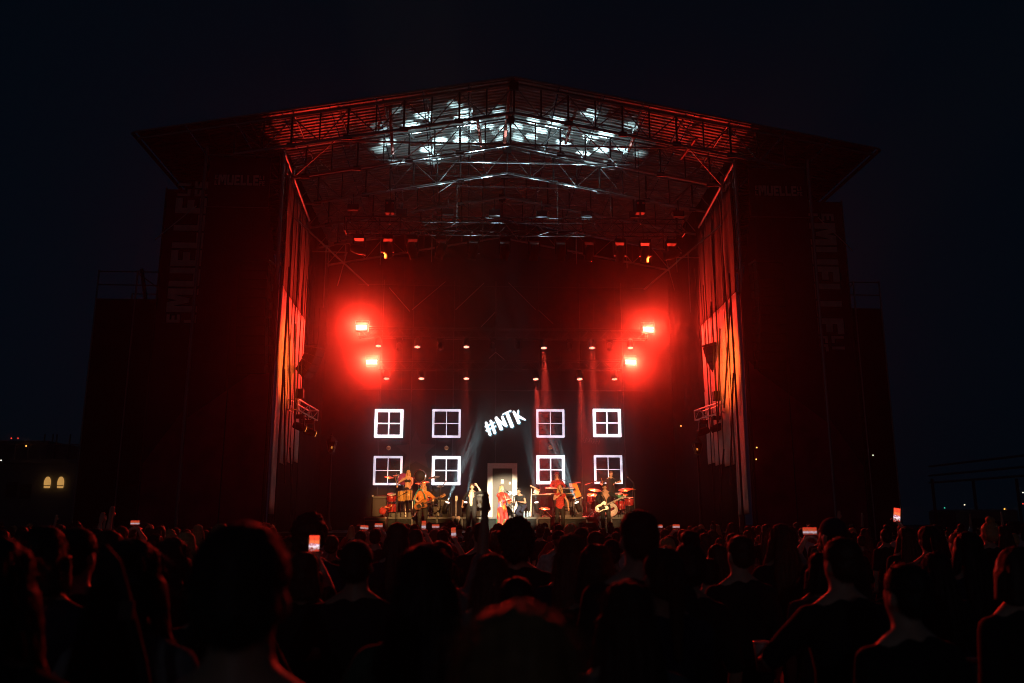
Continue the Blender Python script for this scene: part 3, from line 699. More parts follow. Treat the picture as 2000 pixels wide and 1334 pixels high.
def letter(strokes):
    bm = bmesh.new()
    for k, st in enumerate(strokes):
        P = stroke(*st); y0 = -.05-.002*k
        a = [bm.verts.new((p.x, y0, p.z)) for p in P]; b = [bm.verts.new((p.x, .0, p.z)) for p in P]; n = len(a)
        bm.faces.new(a); bm.faces.new(b[::-1])
        for i in range(n): bm.faces.new((a[i], b[i], b[(i+1) % n], a[(i+1) % n]))
    bmesh.ops.recalc_face_normals(bm, faces=bm.faces[:]); return from_bm(bm)
LET = [[((275,650),(410,1050),75,90), ((410,595),(550,1000),70,85), ((245,800),(540,660),45,38), ((270,915),(580,770),45,40)],
       [((565,505),(740,890),95,105), ((590,560),(850,770),70,60), ((740,480),(880,795),75,80)],
       [((885,390),(1050,820),95,110), ((755,440),(1015,320),30,42)],
       [((1075,335),(1250,710),75,95), ((1225,305),(1190,470),40,60), ((1180,470),(1430,600),85,45)]]
for L_ in LET:
    me = letter(L_); o = put('letter', me, M['letter'], sgn)
    put('letter_shadow', me.copy(), None, o, T(Z0+Vector((.035, .06, -.03)))).data.materials[0] = M['teal']  # teal shadow of each letter, built as a faintly glowing copy behind it

# small round wall lamps between the window rows
for i, (u, v) in enumerate(((759, 875), (872, 875), (1075, 874))):
    c = px(u, v, 37.6); t = thing('wall_lamp', c, f'small round reddish lamp between window rows, {["left", "middle", "right"][i]} of three', 'lamp', 'round wall lamps')
    put('bowl', lathe([(.02, .06), (.08, .05), (.1, 0), (.09, -.02)], 16), M['brass'], t, T(c) @ Matrix.Rotation(R(-90), 4, 'X') @ Matrix.Rotation(math.pi, 4, 'X')); lbar(t, 'stem', (0, .02, 0), (0, .3, 0), .02, M['dsteel'])

# ================================================================== SPEAKERS, LANTERNS, SIDE TRUSSES
def cab(w, h, d):
    bm = bmesh.new(); v = [bm.verts.new(p) for p in ((-w/2,0,0),(w/2,0,0),(w/2,d,h*.14),(-w/2,d,h*.14),(-w/2,0,h),(w/2,0,h),(w/2,d,h*.86),(-w/2,d,h*.86))]
    for f in ((0,1,5,4),(1,2,6,5),(2,3,7,6),(3,0,4,7),(4,5,6,7),(3,2,1,0)): bm.faces.new([v[i] for i in f])
    bmesh.ops.recalc_face_normals(bm, faces=bm.faces[:]); bmesh.ops.bevel(bm, geom=bm.edges[:], offset=.012, segments=1, affect='EDGES'); return from_bm(bm)
GRILL = mat('speaker_grille', (.012,.012,.013), .6, .1, scale=60)
def line_array(top, n, w, h, d, rz, tilt0, dt, label, group):
    t = thing('line_array', top, label, 'speaker', group, rz=rz); me = cab(w, h, d); gm = None
    lbox(t, 'bumper_frame', (0, d/2, .06), (w, d, .08), M['dsteel']); 
    for s in (-1, 1): lbar(t, 'hoist_wire', (s*w*.3, d/2, .1), (s*w*.3, d/2, 1.6), .012, M['dsteel'])
    pos = Vector((0, 0, 0)); ang = tilt0
    for i in range(n):
        lm = T(pos) @ Matrix.Rotation(ang, 4, 'X') @ T((0, 0, -h))
        c = put('cabinet', me, M['plastic'], t, WM[t.name] @ lm)
        put('grille', umesh('box', GRILL), GRILL, c, WM[t.name] @ lm @ T((0, -.008, h/2)) @ Matrix.Diagonal((w*.94, .02, h*.8, 1)))
        for s in (-1, 1): put('rigging_bracket', umesh('box', M['plastic']), M['plastic'], c, WM[t.name] @ lm @ T((s*(w/2+.012), d*.5, h/2)) @ Matrix.Diagonal((.02, .08, h*.9, 1)))
        pos = (lm @ Vector((0, 0, 0))); ang += dt
    return t
for s, nm, u0 in ((-1, 'left', 497), (1, 'right', 1503)):
    p = px(u0, 512, 26.0); line_array(p, 12, .95, .3, .55, R(8)*s, R(-4), R(1.6), f'tall curved main speaker column hanging in front of the {nm} tower', 'main speaker columns')
p = px(1390, 680, 30.0); line_array(p+Vector((0, 0, .1)), 4, 1.0, .3, .6, R(-64), R(16), R(8), 'short black side-fill speaker stack hung before the right orange tarpaulin', 'side-fill speakers')
p = px(640, 690, 30.0); line_array(p+Vector((-.25, 0, .15)), 4, .5, .3, .5, R(64), R(16), R(8), 'short side-fill speaker stack hung before the left tarpaulin, edge lit red', 'side-fill speakers')
for s, nm, ua, ub in ((-1, 'left', 572, 612), (1, 'right', 1418, 1360)):
    a, b = px(ua, 790 if s < 0 else 793, 29.0), px(ub, 812 if s < 0 else 818, 30.6)
    if s > 0: a, b = px(1418, 795, 29.2), px(1365, 812, 31.0)
    box_truss(f'short side truss with lamps reaching in from the {nm} tower', a, b, .36, .4, M['alu'], 'side_truss', 'side trusses')
    for j, k in enumerate((.35, .85)):
        q = a.lerp(b, k)-Vector((0, 0, .22)); moving_head('side_light', q, px(1000, 990, 33), f'hanging lamp on the {nm} side truss, {"outer" if j == 0 else "inner"} one', 'side truss lamps', .9, M['amber'] if s < 0 else None)
    q = a.lerp(b, .3)+Vector((0, 0, .3)); h = thing('chain_hoist', q, f'motor hoist holding up the {nm} side truss', 'hoist', 'side hoists')
    lbox(h, 'motor', (0, 0, .2), (.26, .24, .34), M['plastic'], bev=True); lbar(h, 'chain', (0, 0, .3), (0, 0, 4.5), .014, M['dsteel'])
for s, nm, u, v in ((-1, 'left', 648, 858), (1, 'right', 1362, 862)):
    Y = 33; c = px(u, v, Y); t = thing('street_lantern', (c.x, Y, ZD), f'old-fashioned street lantern prop on a post at stage {nm} of the picture', 'lantern', 'street lanterns')
    zt_ = c.z-ZD
    put('post', lathe([(.16, 0), (.16, .12), (.1, .2), (.07, .5), (.055, 1.2), (.085, 1.24), (.05, 1.3), (.04, zt_-.62), (.09, zt_-.58), (.04, zt_-.52)], 14), M['dsteel'], t)
    lb = [(-.09, -.09), (.09, -.09), (.09, .09), (-.09, .09)]; lt = [(-.17, -.17), (.17, -.17), (.17, .17), (-.17, .17)]
    for (a, b), (c0, d) in zip(lb, lt): lbar(t, 'corner_bar', (a, b, zt_-.5), (c0, d, zt_-.1), .014, M['steel'])
    gl = mat('lantern_glass', (.25,.16,.12), .1, var=.1, trans=.85)
    for i in range(4):
        j = (i+1) % 4; bm = bmesh.new(); vs = [bm.verts.new((*lb[i], zt_-.5)), bm.verts.new((*lb[j], zt_-.5)), bm.verts.new((*lt[j], zt_-.1)), bm.verts.new((*lt[i], zt_-.1))]; bm.faces.new(vs)
        bmesh.ops.solidify(bm, geom=bm.faces[:], thickness=.006); put('pane', from_bm(bm), gl, t)
    put('roof_cap', lathe([(.25, zt_-.1), (.2, zt_-.04), (.08, zt_+.08), (.07, zt_+.13), (.03, zt_+.16), (.035, zt_+.22), (.01, zt_+.26)], 4, False), M['dsteel'], t)
    ball(t, 'bulb', (0, 0, zt_-.32), (.035, .035, .05), M['amber']); lbar(t, 'arm', (-.2, 0, zt_-.62), (.2, 0, zt_-.62), .014, M['dsteel'])

# ================================================================== RISERS
RX0, RX1 = px(706, 1010, 34).x, px(1242, 1010, 34).x
ri = thing('stage_riser', ((RX0+RX1)/2, 34, ZD), 'long grey panelled riser platform under the band', 'riser')
n = 11; wv = (RX1-RX0)/n
for i in range(n):
    x = RX0+i*wv
    box(ri, 'top_plate', (x+.003, 34, ZR-.06), (x+wv-.003, 37.2, ZR), M['deck'])
    p = box(ri, 'front_panel', (x+.05, 33.985+.008*rng.random(), ZD+.02), (x+wv-.05, 34.02, ZR-.09), M['riserp'], True)
    box(ri, 'frame_post', (x-.03, 33.96, ZD), (x+.03, 34.0, ZR-.07), M['riserf'])
    box(ri, 'top_rail', (x+.034, 33.95, ZR-.07), (x+wv-.034, 33.995, ZR-.01), M['riserf'])
    for k in range(3): box(ri, 'stone_block', (x+.07+k*(wv-.14)/3, 33.962+.012*rng.random(), ZD+.05+.2*(k % 2)), (x+.07+(k+.9)*(wv-.14)/3, 33.99, ZD+.22+.2*(k % 2)), M['riserp'], True)

# ================================================================== PEOPLE: body made of blended volumes, one continuous skin
def loft_bm(bm, rings, seg=14):
    """rings: (centre, rx, ry, rot3x3 or None) -> closed tube"""
    vr = []
    for c, rx, ry, q in rings:
        c = Vector(c); row = []
        for k in range(seg):
            a = 2*math.pi*k/seg; v = Vector((rx*math.cos(a), ry*math.sin(a), 0))
            row.append(bm.verts.new(c + (q @ v if q is not None else v)))
        vr.append(row)
    for a, b in zip(vr, vr[1:]):
        for i in range(seg): bm.faces.new((a[i], a[(i+1) % seg], b[(i+1) % seg], b[i]))
    bm.faces.new(vr[0][::-1]); bm.faces.new(vr[-1])
def caps_bm(bm, p0, p1, r0, r1):
    p0, p1 = Vector(p0), Vector(p1); d = p1-p0
    for p, r in ((p0, r0), (p1, r1)): bmesh.ops.create_icosphere(bm, subdivisions=2, radius=r, matrix=T(p))
    if d.length > 1e-4:
        q = zrot(d).to_3x3(); loft_bm(bm, [(p0, r0, r0, q), (p1, r1, r1, q)], 12)
def ell_bm(bm, c, r, rot=None):
    w = T(c) @ (rot.to_4x4() if rot is not None else Matrix()) @ Matrix.Diagonal((*r, 1)); bmesh.ops.create_icosphere(bm, subdivisions=3, radius=1, matrix=w)
def solidmesh(prims, vox, smooth=3, fuzz=None):
    bm = bmesh.new()
    for p in prims:
        if p[0] == 'c': caps_bm(bm, *p[1:])
        elif p[0] == 'e': ell_bm(bm, *p[1:])
        else: loft_bm(bm, p[1], p[2] if len(p) > 2 else 14)
    bmesh.ops.recalc_face_normals(bm, faces=bm.faces[:])
    me = from_bm(bm, 'tmp'); o = bpy.data.objects.new('tmp', me); COL.objects.link(o)
    rm = o.modifiers.new('r', 'REMESH'); rm.mode = 'VOXEL'; rm.voxel_size = vox; rm.use_smooth_shade = True
    if smooth: sm = o.modifiers.new('s', 'SMOOTH'); sm.factor = .5; sm.iterations = smooth
    dg = bpy.context.evaluated_depsgraph_get(); out = bpy.data.meshes.new_from_object(o.evaluated_get(dg))
    bpy.data.objects.remove(o); bpy.data.meshes.remove(me)
    if fuzz:
        n = len(out.vertices); co = np.empty(n*3, np.float32); out.vertices.foreach_get('co', co); co = co.reshape(-1, 3)
        nr = np.empty(n*3, np.float32); out.vertices.foreach_get('normal', nr); nr = nr.reshape(-1, 3)
        amp, fx_, fz_ = fuzz; d = np.array([mnoise.noise(Vector((x*fx_, y*fx_, z*fz_))) for x, y, z in co], np.float32)
        out.vertices.foreach_set('co', (co+nr*d[:, None]*amp).ravel()); out.update()
    out.polygons.foreach_set('use_smooth', [True]*len(out.polygons)); out.materials.clear()
    return out
def ik(S, Hd, l1, l2, pole):
    S, Hd = Vector(S), Vector(Hd); d = Hd-S; L = min(d.length, (l1+l2)*.995); d = d.normalized()
    a = (l1*l1-l2*l2+L*L)/(2*L); h = math.sqrt(max(l1*l1-a*a, 0)); pl = Vector(pole); pl = (pl-d*pl.dot(d))
    pl = pl.normalized() if pl.length > 1e-5 else Vector((0, 1, 0)); return S+d*a+pl*h, S+d*L
def hand_prims(w, d, palm_n, s, curl=.6, point=False):
    """wrist w, pointing along d, palm normal palm_n: palm, four unequal fingers with a knuckle bend, thumb from the side"""
    d = Vector(d).normalized(); n = Vector(palm_n); n = (n-d*n.dot(d)).normalized(); sd = d.cross(n); w = Vector(w); P = []
    P.append(('l', [(w, .026*s, .02*s, Matrix((sd, n, d)).transposed()), (w+d*.04*s, .04*s, .017*s, Matrix((sd, n, d)).transposed()), (w+d*.085*s, .041*s, .014*s, Matrix((sd, n, d)).transposed())], 10))
    for k, (off, ln) in enumerate(((-.03, .062), (-.01, .072), (.01, .067), (.029, .052))):
        c = .05 if (point and k == 0) else curl
        b = w+d*.083*s+sd*off*s; m = b+(d*math.cos(c)+n*math.sin(c))*ln*.5*s; e = m+(d*math.cos(2.1*c)+n*math.sin(2.1*c))*ln*.5*s
        P += [('c', b, m, .0095*s, .009*s), ('c', m, e, .009*s, .0075*s)]
    b = w+d*.03*s-sd*.03*s; m = b+(d*.6-sd*.7+n*.25).normalized()*.04*s; e = m+(d*.85-sd*.15+n*.45).normalized()*.034*s
    P += [('c', b, m, .013*s, .011*s), ('c', m, e, .011*s, .009*s)]
    return P

def build_person(H=1.7, lean=0., twist=0., head=(0, 0, 0), lh=None, rh=None, lpole=(.6, .5, -.3), rpole=(-.6, .5, -.3), lf=(.1, 0), rf=(-.1, 0), hipdrop=0., female=False, vox=.012,
                 hair='short', top='tshirt', sleeve=.45, trousers=True, curl=.6, point=None, faces=False, robe=False, seat=False):
    """returns meshes in a frame with feet at z = 0, facing -Y"""
    s = H/1.7; V = Vector
    Rt = Matrix.Rotation(twist, 3, 'Z') @ Matrix.Rotation(lean, 3, 'X')          # lean forward: +X rotation tips +Z to -Y
    pel = V((0, 0, (.92-hipdrop)*s)); up = lambda x, y, z: pel + Rt @ V((x*s, y*s, z*s))
    shw = .165 if female else .19; chest = .15 if female else .17; hip = .165 if female else .155
    neckb = up(0, .01, .515); Rh = Rt @ Euler(head, 'XYZ').to_matrix() @ Matrix.Rotation(-lean*.6, 3, 'X'); hd = lambda x, y, z: neckb + Rh @ V((x*s, y*s, z*s))
    q = Rt
    torso = [(up(0, 0, -.1), hip*.8*s, .095*s, q), (up(0, 0, -.03), hip*s, .112*s, q), (up(0, 0, .08), (hip-.012)*s, .105*s, q), (up(0, -.005, .19), (.122 if female else .14)*s, .095*s, q), (up(0, -.012, .3), chest*.95*s, .108*s, q),
             (up(0, -.005, .39), chest*s, .108*s, q), (up(0, .0, .455), chest*.95*s, .085*s, q), (up(0, .008, .505), .085*s, .065*s, q), (up(0, .01, .53), .055*s, .055*s, q)]
    B = [('l', torso), ('c', neckb, hd(0, -.012, .075), (.052 if female else .062)*s, (.05 if female else .058)*s)]
    if female: B += [('e', up(sx*.065, -.085, .345), (.058*s, .05*s, .058*s)) for sx in (-1, 1)]
    # head: cranium, face, jaw, nose, brow, ears
    B += [('e', hd(0, .012, .185), (.074*s, .094*s, .088*s), Rh), ('e', hd(0, -.03, .135), (.06*s, .062*s, .082*s), Rh), ('e', hd(0, -.05, .085), (.038*s, .034*s, .034*s), Rh),
          ('c', hd(0, -.092, .15), hd(0, -.104, .122), .009*s, .014*s), ('c', hd(-.032, -.08, .168), hd(.032, -.08, .168), .012*s, .012*s), ('c', hd(-.015, -.086, .092), hd(.015, -.086, .092), .009*s, .009*s)]
    B += [('e', hd(sx*.076, .01, .14), (.011*s, .02*s, .032*s), Rh) for sx in (-1, 1)]
    sleeves, glove = [], {}
    for sx, tgt, pole, nm in ((1, lh, lpole, 'l'), (-1, rh, rpole, 'r')):
        S = up(sx*shw, .005, .432); l1, l2 = .285*s, .25*s
        Hd = V(tgt)*s if tgt is not None else S+V((sx*.06*s, -.03*s, -.52*s))
        E, W = ik(S, Hd, l1, l2, (pole[0], pole[1], pole[2]))
        B += [('c', up(sx*.02, .015, .53), up(sx*shw*.8, .008, .45), .05*s, .046*s), ('c', up(sx*.09, .005, .44), S, .06*s, .056*s), ('c', S, S.lerp(E, .5), .053*s, .046*s), ('c', S.lerp(E, .5), E, .046*s, .038*s), ('c', E, E.lerp(W, .35), .039*s, .038*s), ('c', E.lerp(W, .35), W, .038*s, .025*s)]
        d = (W-E).normalized(); n = V((-sx*.6, -.8, 0)) if abs(d.z) > .7 else V((0, 0, -1))
        B += hand_prims(W, d, n, s, .08 if point == 'flat' else curl, point == nm)
        glove[nm] = W + d*.07*s
        x = sleeve*2
        sl_ = [('c', up(sx*.035, .015, .5), up(sx*shw*.85, .008, .44), .056*s, .056*s), ('c', up(sx*.09, .005, .43), S, .066*s, .066*s), ('c', S, S.lerp(E, min(x, 1)), .066*s, .058*s)]
        if x > 1: sl_.append(('c', E, E.lerp(W, x-1), .056*s, .044*s))
        sleeves += sl_
    legs, tr, shoe = [], [], []
    for sx, ft in ((1, lf), (-1, rf)):
        hp = pel+V((sx*.088*s, 0, -.04*s)); A = V((ft[0]*s, ft[1]*s, (ft[2] if len(ft) > 2 else .085)*s))
        K, A = ik(hp, A, .425*s, .415*s, (sx*.15, -1, .1))
        legs += [('c', hp, hp.lerp(K, .5), .09*s, .076*s), ('c', hp.lerp(K, .5), K, .076*s, .056*s), ('c', K, K.lerp(A, .35), .055*s, .056*s), ('c', K.lerp(A, .35), A, .056*s, .036*s), ('c', A, A+V((sx*.02*s, -.13*s, -.05*s)), .04*s, .032*s), ('c', A, A+V((0, .03*s, -.045*s)), .04*s, .036*s)]
        tr += [('c', hp, hp.lerp(K, .5), .104*s, .09*s), ('c', hp.lerp(K, .5), K, .09*s, .07*s), ('c', K, A+V((0, 0, .02*s)), .07*s, .058*s)]
        shoe += [('c', A+V((0, 0, -.03*s)), A+V((sx*.025*s, -.16*s, -.045*s)), .048*s, .04*s), ('c', A+V((0, 0, -.03*s)), A+V((0, .04*s, -.04*s)), .048*s, .042*s)]
    B += legs
    out = {'body': solidmesh(B, vox, 3)}
    infl = lambda rs, e: [(c, rx+e*s, ry+e*s, qq) for c, rx, ry, qq in rs]
    if top == 'tshirt': out['top'] = solidmesh([('l', infl(torso[0:8], .018))]+sleeves+([('e', up(sx*.065, -.085, .345), (.07*s, .06*s, .07*s)) for sx in (-1, 1)] if female else []), vox*1.15, 2, (.006*s, 9, 4))
    elif top == 'crop': out['top'] = solidmesh([('l', infl(torso[4:6], .014))]+[('e', up(sx*.065, -.09, .345), (.07*s, .06*s, .065*s)) for sx in (-1, 1)]+[('c', up(sx*.09, -.09, .36), up(sx*.085, 0, .5), .012*s, .012*s) for sx in (-1, 1)], vox, 1)
    elif top == 'jacket': out['top'] = solidmesh([('l', [(up(sx*.085, .0, -.22), .085*s, .13*s, q), (up(sx*.08, .005, .0), .085*s, .125*s, q), (up(sx*.085, .01, .25), .085*s, .115*s, q), (up(sx*.09, .015, .46), .08*s, .085*s, q)]) for sx in (-1, 1)]+[('l', [(up(0, .07, -.2), .12*s, .06*s, q), (up(0, .06, .3), .13*s, .06*s, q), (up(0, .03, .5), .08*s, .045*s, q)])]+sleeves, vox*1.1, 2, (.006*s, 9, 4))
    if robe:
        out['robe'] = solidmesh([('l', [(V((.03, .06, .02))*s, .25*s, .23*s, None), (V((.02, .05, .3))*s, .225*s, .2*s, None), (up(0, .03, -.35), .2*s, .17*s, None), (up(0, .01, -.02), .185*s, .14*s, q), (up(0, 0, .18), .165*s, .125*s, q), (up(0, 0, .36), .18*s, .125*s, q), (up(0, .01, .46), .16*s, .1*s, q), (up(0, .02, .51), .08*s, .065*s, q)], 22)]+[(p[0], p[1], p[2], p[3]*1.25, p[4]*1.45) for p in sleeves], vox*1.1, 2, (.02*s, 11, 1.5))
    if trousers: out['trousers'] = solidmesh([('l', infl(torso[0:3], .012))]+tr, vox*1.15, 2, (.006*s, 8, 5))
    out['shoes'] = solidmesh(shoe, vox, 1)
    # hair
    cap = [('e', hd(0, .03, .2), (.086*s, .095*s, .092*s), Rh), ('e', hd(0, .05, .15), (.08*s, .075*s, .085*s), Rh)]
    fz = (.006*s, 60, 12)
    if hair == 'short': hp_ = [('e', hd(0, .022, .203), (.082*s, .1*s, .088*s), Rh), ('e', hd(0, .05, .15), (.077*s, .068*s, .07*s), Rh)]; fz = (.006*s, 45, 45)
    elif hair == 'long':
        hp_ = cap+[('l', [(hd(0, .07, .17), .085*s, .05*s, Rh), (hd(0, .085, .05), .105*s, .05*s, Rh), (up(0, .115, .42), .125*s, .04*s, q), (up(0, .125, .28), .11*s, .03*s, q), (up(0, .12, .18), .06*s, .018*s, q)])]
        hp_ += [('l', [(hd(sx*.075, .0, .17), .022*s, .045*s, Rh), (hd(sx*.088, .0, .07), .024*s, .04*s, Rh), (up(sx*.105, -.045, .43), .034*s, .03*s, q), (up(sx*.1, -.11, .3), .028*s, .02*s, q)]) for sx in (-1, 1)]; fz = (.011*s, 42, 3)
    elif hair == 'bob': hp_ = cap+[('l', [(hd(0, .05, .2), .09*s, .06*s, Rh), (hd(0, .05, .1), .104*s, .068*s, Rh), (hd(0, .045, .03), .1*s, .06*s, Rh)])]+[('l', [(hd(sx*.078, .0, .17), .02*s, .045*s, Rh), (hd(sx*.09, .0, .04), .022*s, .045*s, Rh)]) for sx in (-1, 1)]; fz = (.009*s, 40, 4)
    elif hair == 'bun': hp_ = cap+[('e', hd(0, .06, .31), (.05*s, .05*s, .045*s), Rh), ('e', hd(.02, .07, .32), (.04*s, .045*s, .04*s), Rh)]; fz = (.008*s, 40, 20)
    elif hair == 'tail': hp_ = cap+[('c', hd(0, .12, .21), hd(0, .16, .16), .035*s, .04*s), ('c', hd(0, .16, .16), up(0, .15, .36), .04*s, .018*s)]; fz = (.008*s, 40, 8)
    elif hair == 'curly': hp_ = [('e', hd(0, .03, .2), (.115*s, .12*s, .115*s), Rh), ('e', hd(0, .06, .13), (.105*s, .085*s, .09*s), Rh)]; fz = (.028*s, 26, 26)
    elif hair == 'cap': hp_ = [('e', hd(0, .05, .14), (.077*s, .066*s, .07*s), Rh)]; fz = (.006*s, 45, 45)
    elif hair == 'slick': hp_ = cap+[('l', [(hd(0, .06, .2), .08*s, .05*s, Rh), (hd(0, .085, .06), .085*s, .045*s, Rh), (up(0, .12, .38), .085*s, .03*s, q), (up(0, .12, .22), .06*s, .02*s, q)])]; fz = (.007*s, 42, 3)
    out['hair'] = solidmesh(hp_, vox*.8, 2, fz)
    if hair == 'cap': out['cap'] = solidmesh([('e', hd(0, .012, .205), (.086*s, .105*s, .088*s), Rh), ('l', [(hd(0, -.06, .195), .075*s, .07*s, Rh), (hd(0, -.085, .2), .068*s, .075*s, Rh)], 16)], vox*.8, 2)
    if faces:
        e = bmesh.new()
        for sx in (-1, 1): ell_bm(e, hd(sx*.03, -.083, .148), (.013*s, .008*s, .008*s), Rh); 
        out['eyes'] = from_bm(e, 'eyes', True); e = bmesh.new(); ell_bm(e, hd(0, -.094, .092), (.024*s, .008*s, .008*s), Rh); out['mouth'] = from_bm(e, 'mouth', True)
    info = dict(lhand=glove['l'], rhand=glove['r'], mouth=hd(0, -.1, .092), chest=up(0, -.12, .25), head=hd(0, 0, .17), ht=hd(0, .03, .3).z)
    return out, info
def place(meshes, W, mats, label, group, name='person'):
    """body is the person, hair and clothes its children"""
    b = put(name, meshes['body'], mats.get('skin', M['skin']), None, W); tag(b, label, 'person', group)
    for k in ('top', 'robe', 'trousers', 'shoes', 'hair', 'cap', 'eyes', 'mouth', 'strands', 'scarf'):
        if k in meshes and k in mats: put('hair_strands' if k == 'strands' else ('shirt' if k == 'top' else k), meshes[k], mats[k], b, W)
    return b

# ------------------------------------------------------------------ BAND
PF = dict(vox=.0095, faces=True)
def stand(u, Y, z, rz=0.): 
    p = px(u, 1020, Y); return T((p.x, Y, z)) @ Matrix.Rotation(rz, 4, 'Z')
BG = 'band on stage'
EY = dict(eyes=M['eye'], mouth=M['lips'], shoes=M['shoe'])
# lead singer, three-quarter to the right, both hands at the microphone stand
W = stand(981, 32, ZD, R(38)); me, inf = build_person(1.66, female=True, hair='slick', lh=(.2, -.33, 1.12), rh=(.06, -.34, 1.2), lpole=(.7, .3, -.8), rpole=(-.7, .2, -.8), robe=True, sleeve=.62, top=None, head=(R(-4), 0, 0), **PF)
place(me, W, dict(EY, skin=M['skin'], robe=M['floral'], trousers=M['redcl'], hair=M['blonde']), 'lead singer in a long red floral robe holding the microphone stand', BG)
mp = W @ inf['mouth']; hp0 = W @ ((inf['lhand']+inf['rhand'])/2)
def mic_stand(base, tip, label, boom=True, base_z=ZD, group='microphone stands'):
    t = thing('microphone_stand', base, label, 'microphone stand', group); b, tp = Vector(base), Vector(tip)
    put('base', lathe([(.14, 0), (.14, .02), (.03, .05), (.015, .06)], 20), M['dsteel'], t)
    j = Vector((b.x, b.y, tp.z-.12)); bar(t, 'pole', b+Vector((0, 0, .03)), j, .014, M['dsteel'])
    bar(t, 'boom_arm', j, tp, .011, M['dsteel']); d = (tp-j).normalized(); bar(t, 'microphone', tp-d*.02, tp+d*.15, .02, M['plastic']); put('mic_grille', umesh('ball', M['steel']), M['steel'], t, T(tp+d*.17) @ Matrix.Scale(.027, 4)); return t
mic_stand((hp0.x+.06, hp0.y-.06, ZD), mp+Vector((.2, -.1, -.1)), 'microphone stand in the hands of the lead singer')
# backing singer left, finger raised
W = stand(921, 31.6, ZD, R(-12)); me, inf = build_person(1.72, female=True, hair='short', top='jacket', sleeve=.5, lh=(.24, -.22, 1.62), lpole=(.9, -.1, -.9), rh=(-.34, -.05, .93), point='l', head=(0, 0, R(10)), **PF)
sc_ = solidmesh([('l', [(Vector((0, -.135, .92)), .05, .02, None), (Vector((0, -.13, 1.1)), .06, .02, None), (Vector((0, -.125, 1.3)), .05, .02, None), (Vector((0, -.09, 1.42)), .03, .02, None)])], .01, 1); me['scarf'] = sc_
place(me, W, dict(EY, skin=M['skin'], top=M['blackcl'], trousers=M['blackcl'], hair=M['brown'], scarf=M['creamcl']), 'backing singer in a black suit and cream shirt raising one finger', BG)
# guitarist left, bowed over a dark bass
WG = stand(824, 31.4, ZD, R(14)); me, inf = build_person(1.74, lean=R(14), hair='long', top='tshirt', sleeve=.5, lh=(.34, -.3, 1.12), rh=(-.16, -.34, .98), lpole=(.8, .2, -.6), rpole=(-.9, .1, .1), head=(R(-14), 0, R(-14)), **PF)
place(me, WG, dict(EY, skin=M['skin'], top=M['orangecl'], trousers=M['blackcl'], hair=M['blonde']), 'bass guitarist bowed over a dark guitar at the left of the stage', BG); IG = inf
# drummer left on the riser
WD = stand(795, 35.4, ZR+.22, R(-4)); me, inf = build_person(1.68, female=True, hair='long', top='crop', lh=(.16, -.4, 1.02), rh=(-.38, -.34, 1.08), lpole=(.9, .3, -.3), rpole=(-.9, .3, -.2), **PF)
place(me, WD, dict(EY, skin=M['skin'], top=M['blackcl'], trousers=M['blackcl'], hair=M['blonde']), 'blonde percussionist in a black crop top behind the left drum kit', BG)
# crouching helper beside the door
W = stand(1021, 35.2, ZR, R(-30)); me, inf = build_person(1.68, lean=R(38), hipdrop=.42, hair='short', top='tshirt', sleeve=.1, lh=(.12, -.5, .62), rh=(-.2, -.5, .66), lf=(.12, -.02), rf=(-.12, .1), **PF)
place(me, W, dict(EY, skin=M['skin2'], top=M['blackcl'], trousers=M['navycl'], hair=M['dark']), 'crouching musician in a black vest beside the door, holding a white cup', BG)
q = W @ inf['rhand']; t = thing('white_cup', q, 'small white cup held by the crouching musician', 'cup'); put('cup', lathe([(.05, -.08), (.065, .12), (.06, .12)], 14), M['white'], t); put('rim', lathe([(.067, .115), (.067, .125), (.06, .125)], 14), M['white'], t)
# keyboard player
W = stand(1089, 36.2, ZR+.1, R(4)); me, inf = build_person(1.74, hair='long', top='tshirt', sleeve=.9, lh=(.24, -.4, 1.06), rh=(-.24, -.4, 1.06), lpole=(.9, .3, -.4), rpole=(-.9, .3, -.4), head=(R(-16), 0, 0), **PF)
hatm = solidmesh([('l', [(inf['head']+Vector((0, .0, .07)), .095, .11, None), (inf['head']+Vector((0, .0, .18)), .085, .1, None)]), ('l', [(inf['head']+Vector((0, -.01, .07)), .15, .16, None), (inf['head']+Vector((0, -.01, .085)), .14, .15, None)])], .01, 1); me['cap'] = hatm
place(me, W, dict(EY, skin=M['skin'], top=M['redcl'], trousers=M['blackcl'], hair=M['auburn'], cap=M['redcl']), 'keyboard player in a red hat behind the stacked keyboards', BG)
# backing singer right
W = stand(1094, 31.9, ZD, R(-6)); me, inf = build_person(1.68, female=True, hair='long', top='tshirt', sleeve=.08, lh=(.32, -.02, .86), rh=(-.02, -.24, 1.33), rpole=(-.9, -.1, -.8), **PF)
place(me, W, dict(EY, skin=M['skin'], top=M['redcl'], trousers=M['blackcl'], hair=M['blonde']), 'blonde backing singer in a red top and black trousers with a microphone', BG)
q0, q1 = W @ inf['rhand'], W @ (inf['mouth']+Vector((0, -.05, -.01))); t = thing('hand_microphone', q0, 'handheld microphone at the mouth of the right backing singer', 'microphone'); bar(t, 'handle', q0-(q1-q0)*.4, q1, .017, M['plastic']); put('mic_grille', umesh('ball', M['steel']), M['steel'], t, T(q1) @ Matrix.Scale(.028, 4))
# bassist right
WB = stand(1183, 31.7, ZD, R(-8)); me, inf = build_person(1.74, lean=R(10), hair='cap', top='jacket', sleeve=.92, lh=(.36, -.3, 1.1), rh=(-.16, -.32, .92), lpole=(.9, .2, -.5), rpole=(-.9, .2, .2), head=(R(-14), 0, R(12)), **PF)
place(me, WB, dict(EY, skin=M['skin2'], top=M['blackcl'], trousers=M['blackcl'], hair=M['dark'], cap=M['blackcl']), 'guitarist dressed in black with a cream white electric guitar', BG); IB = inf
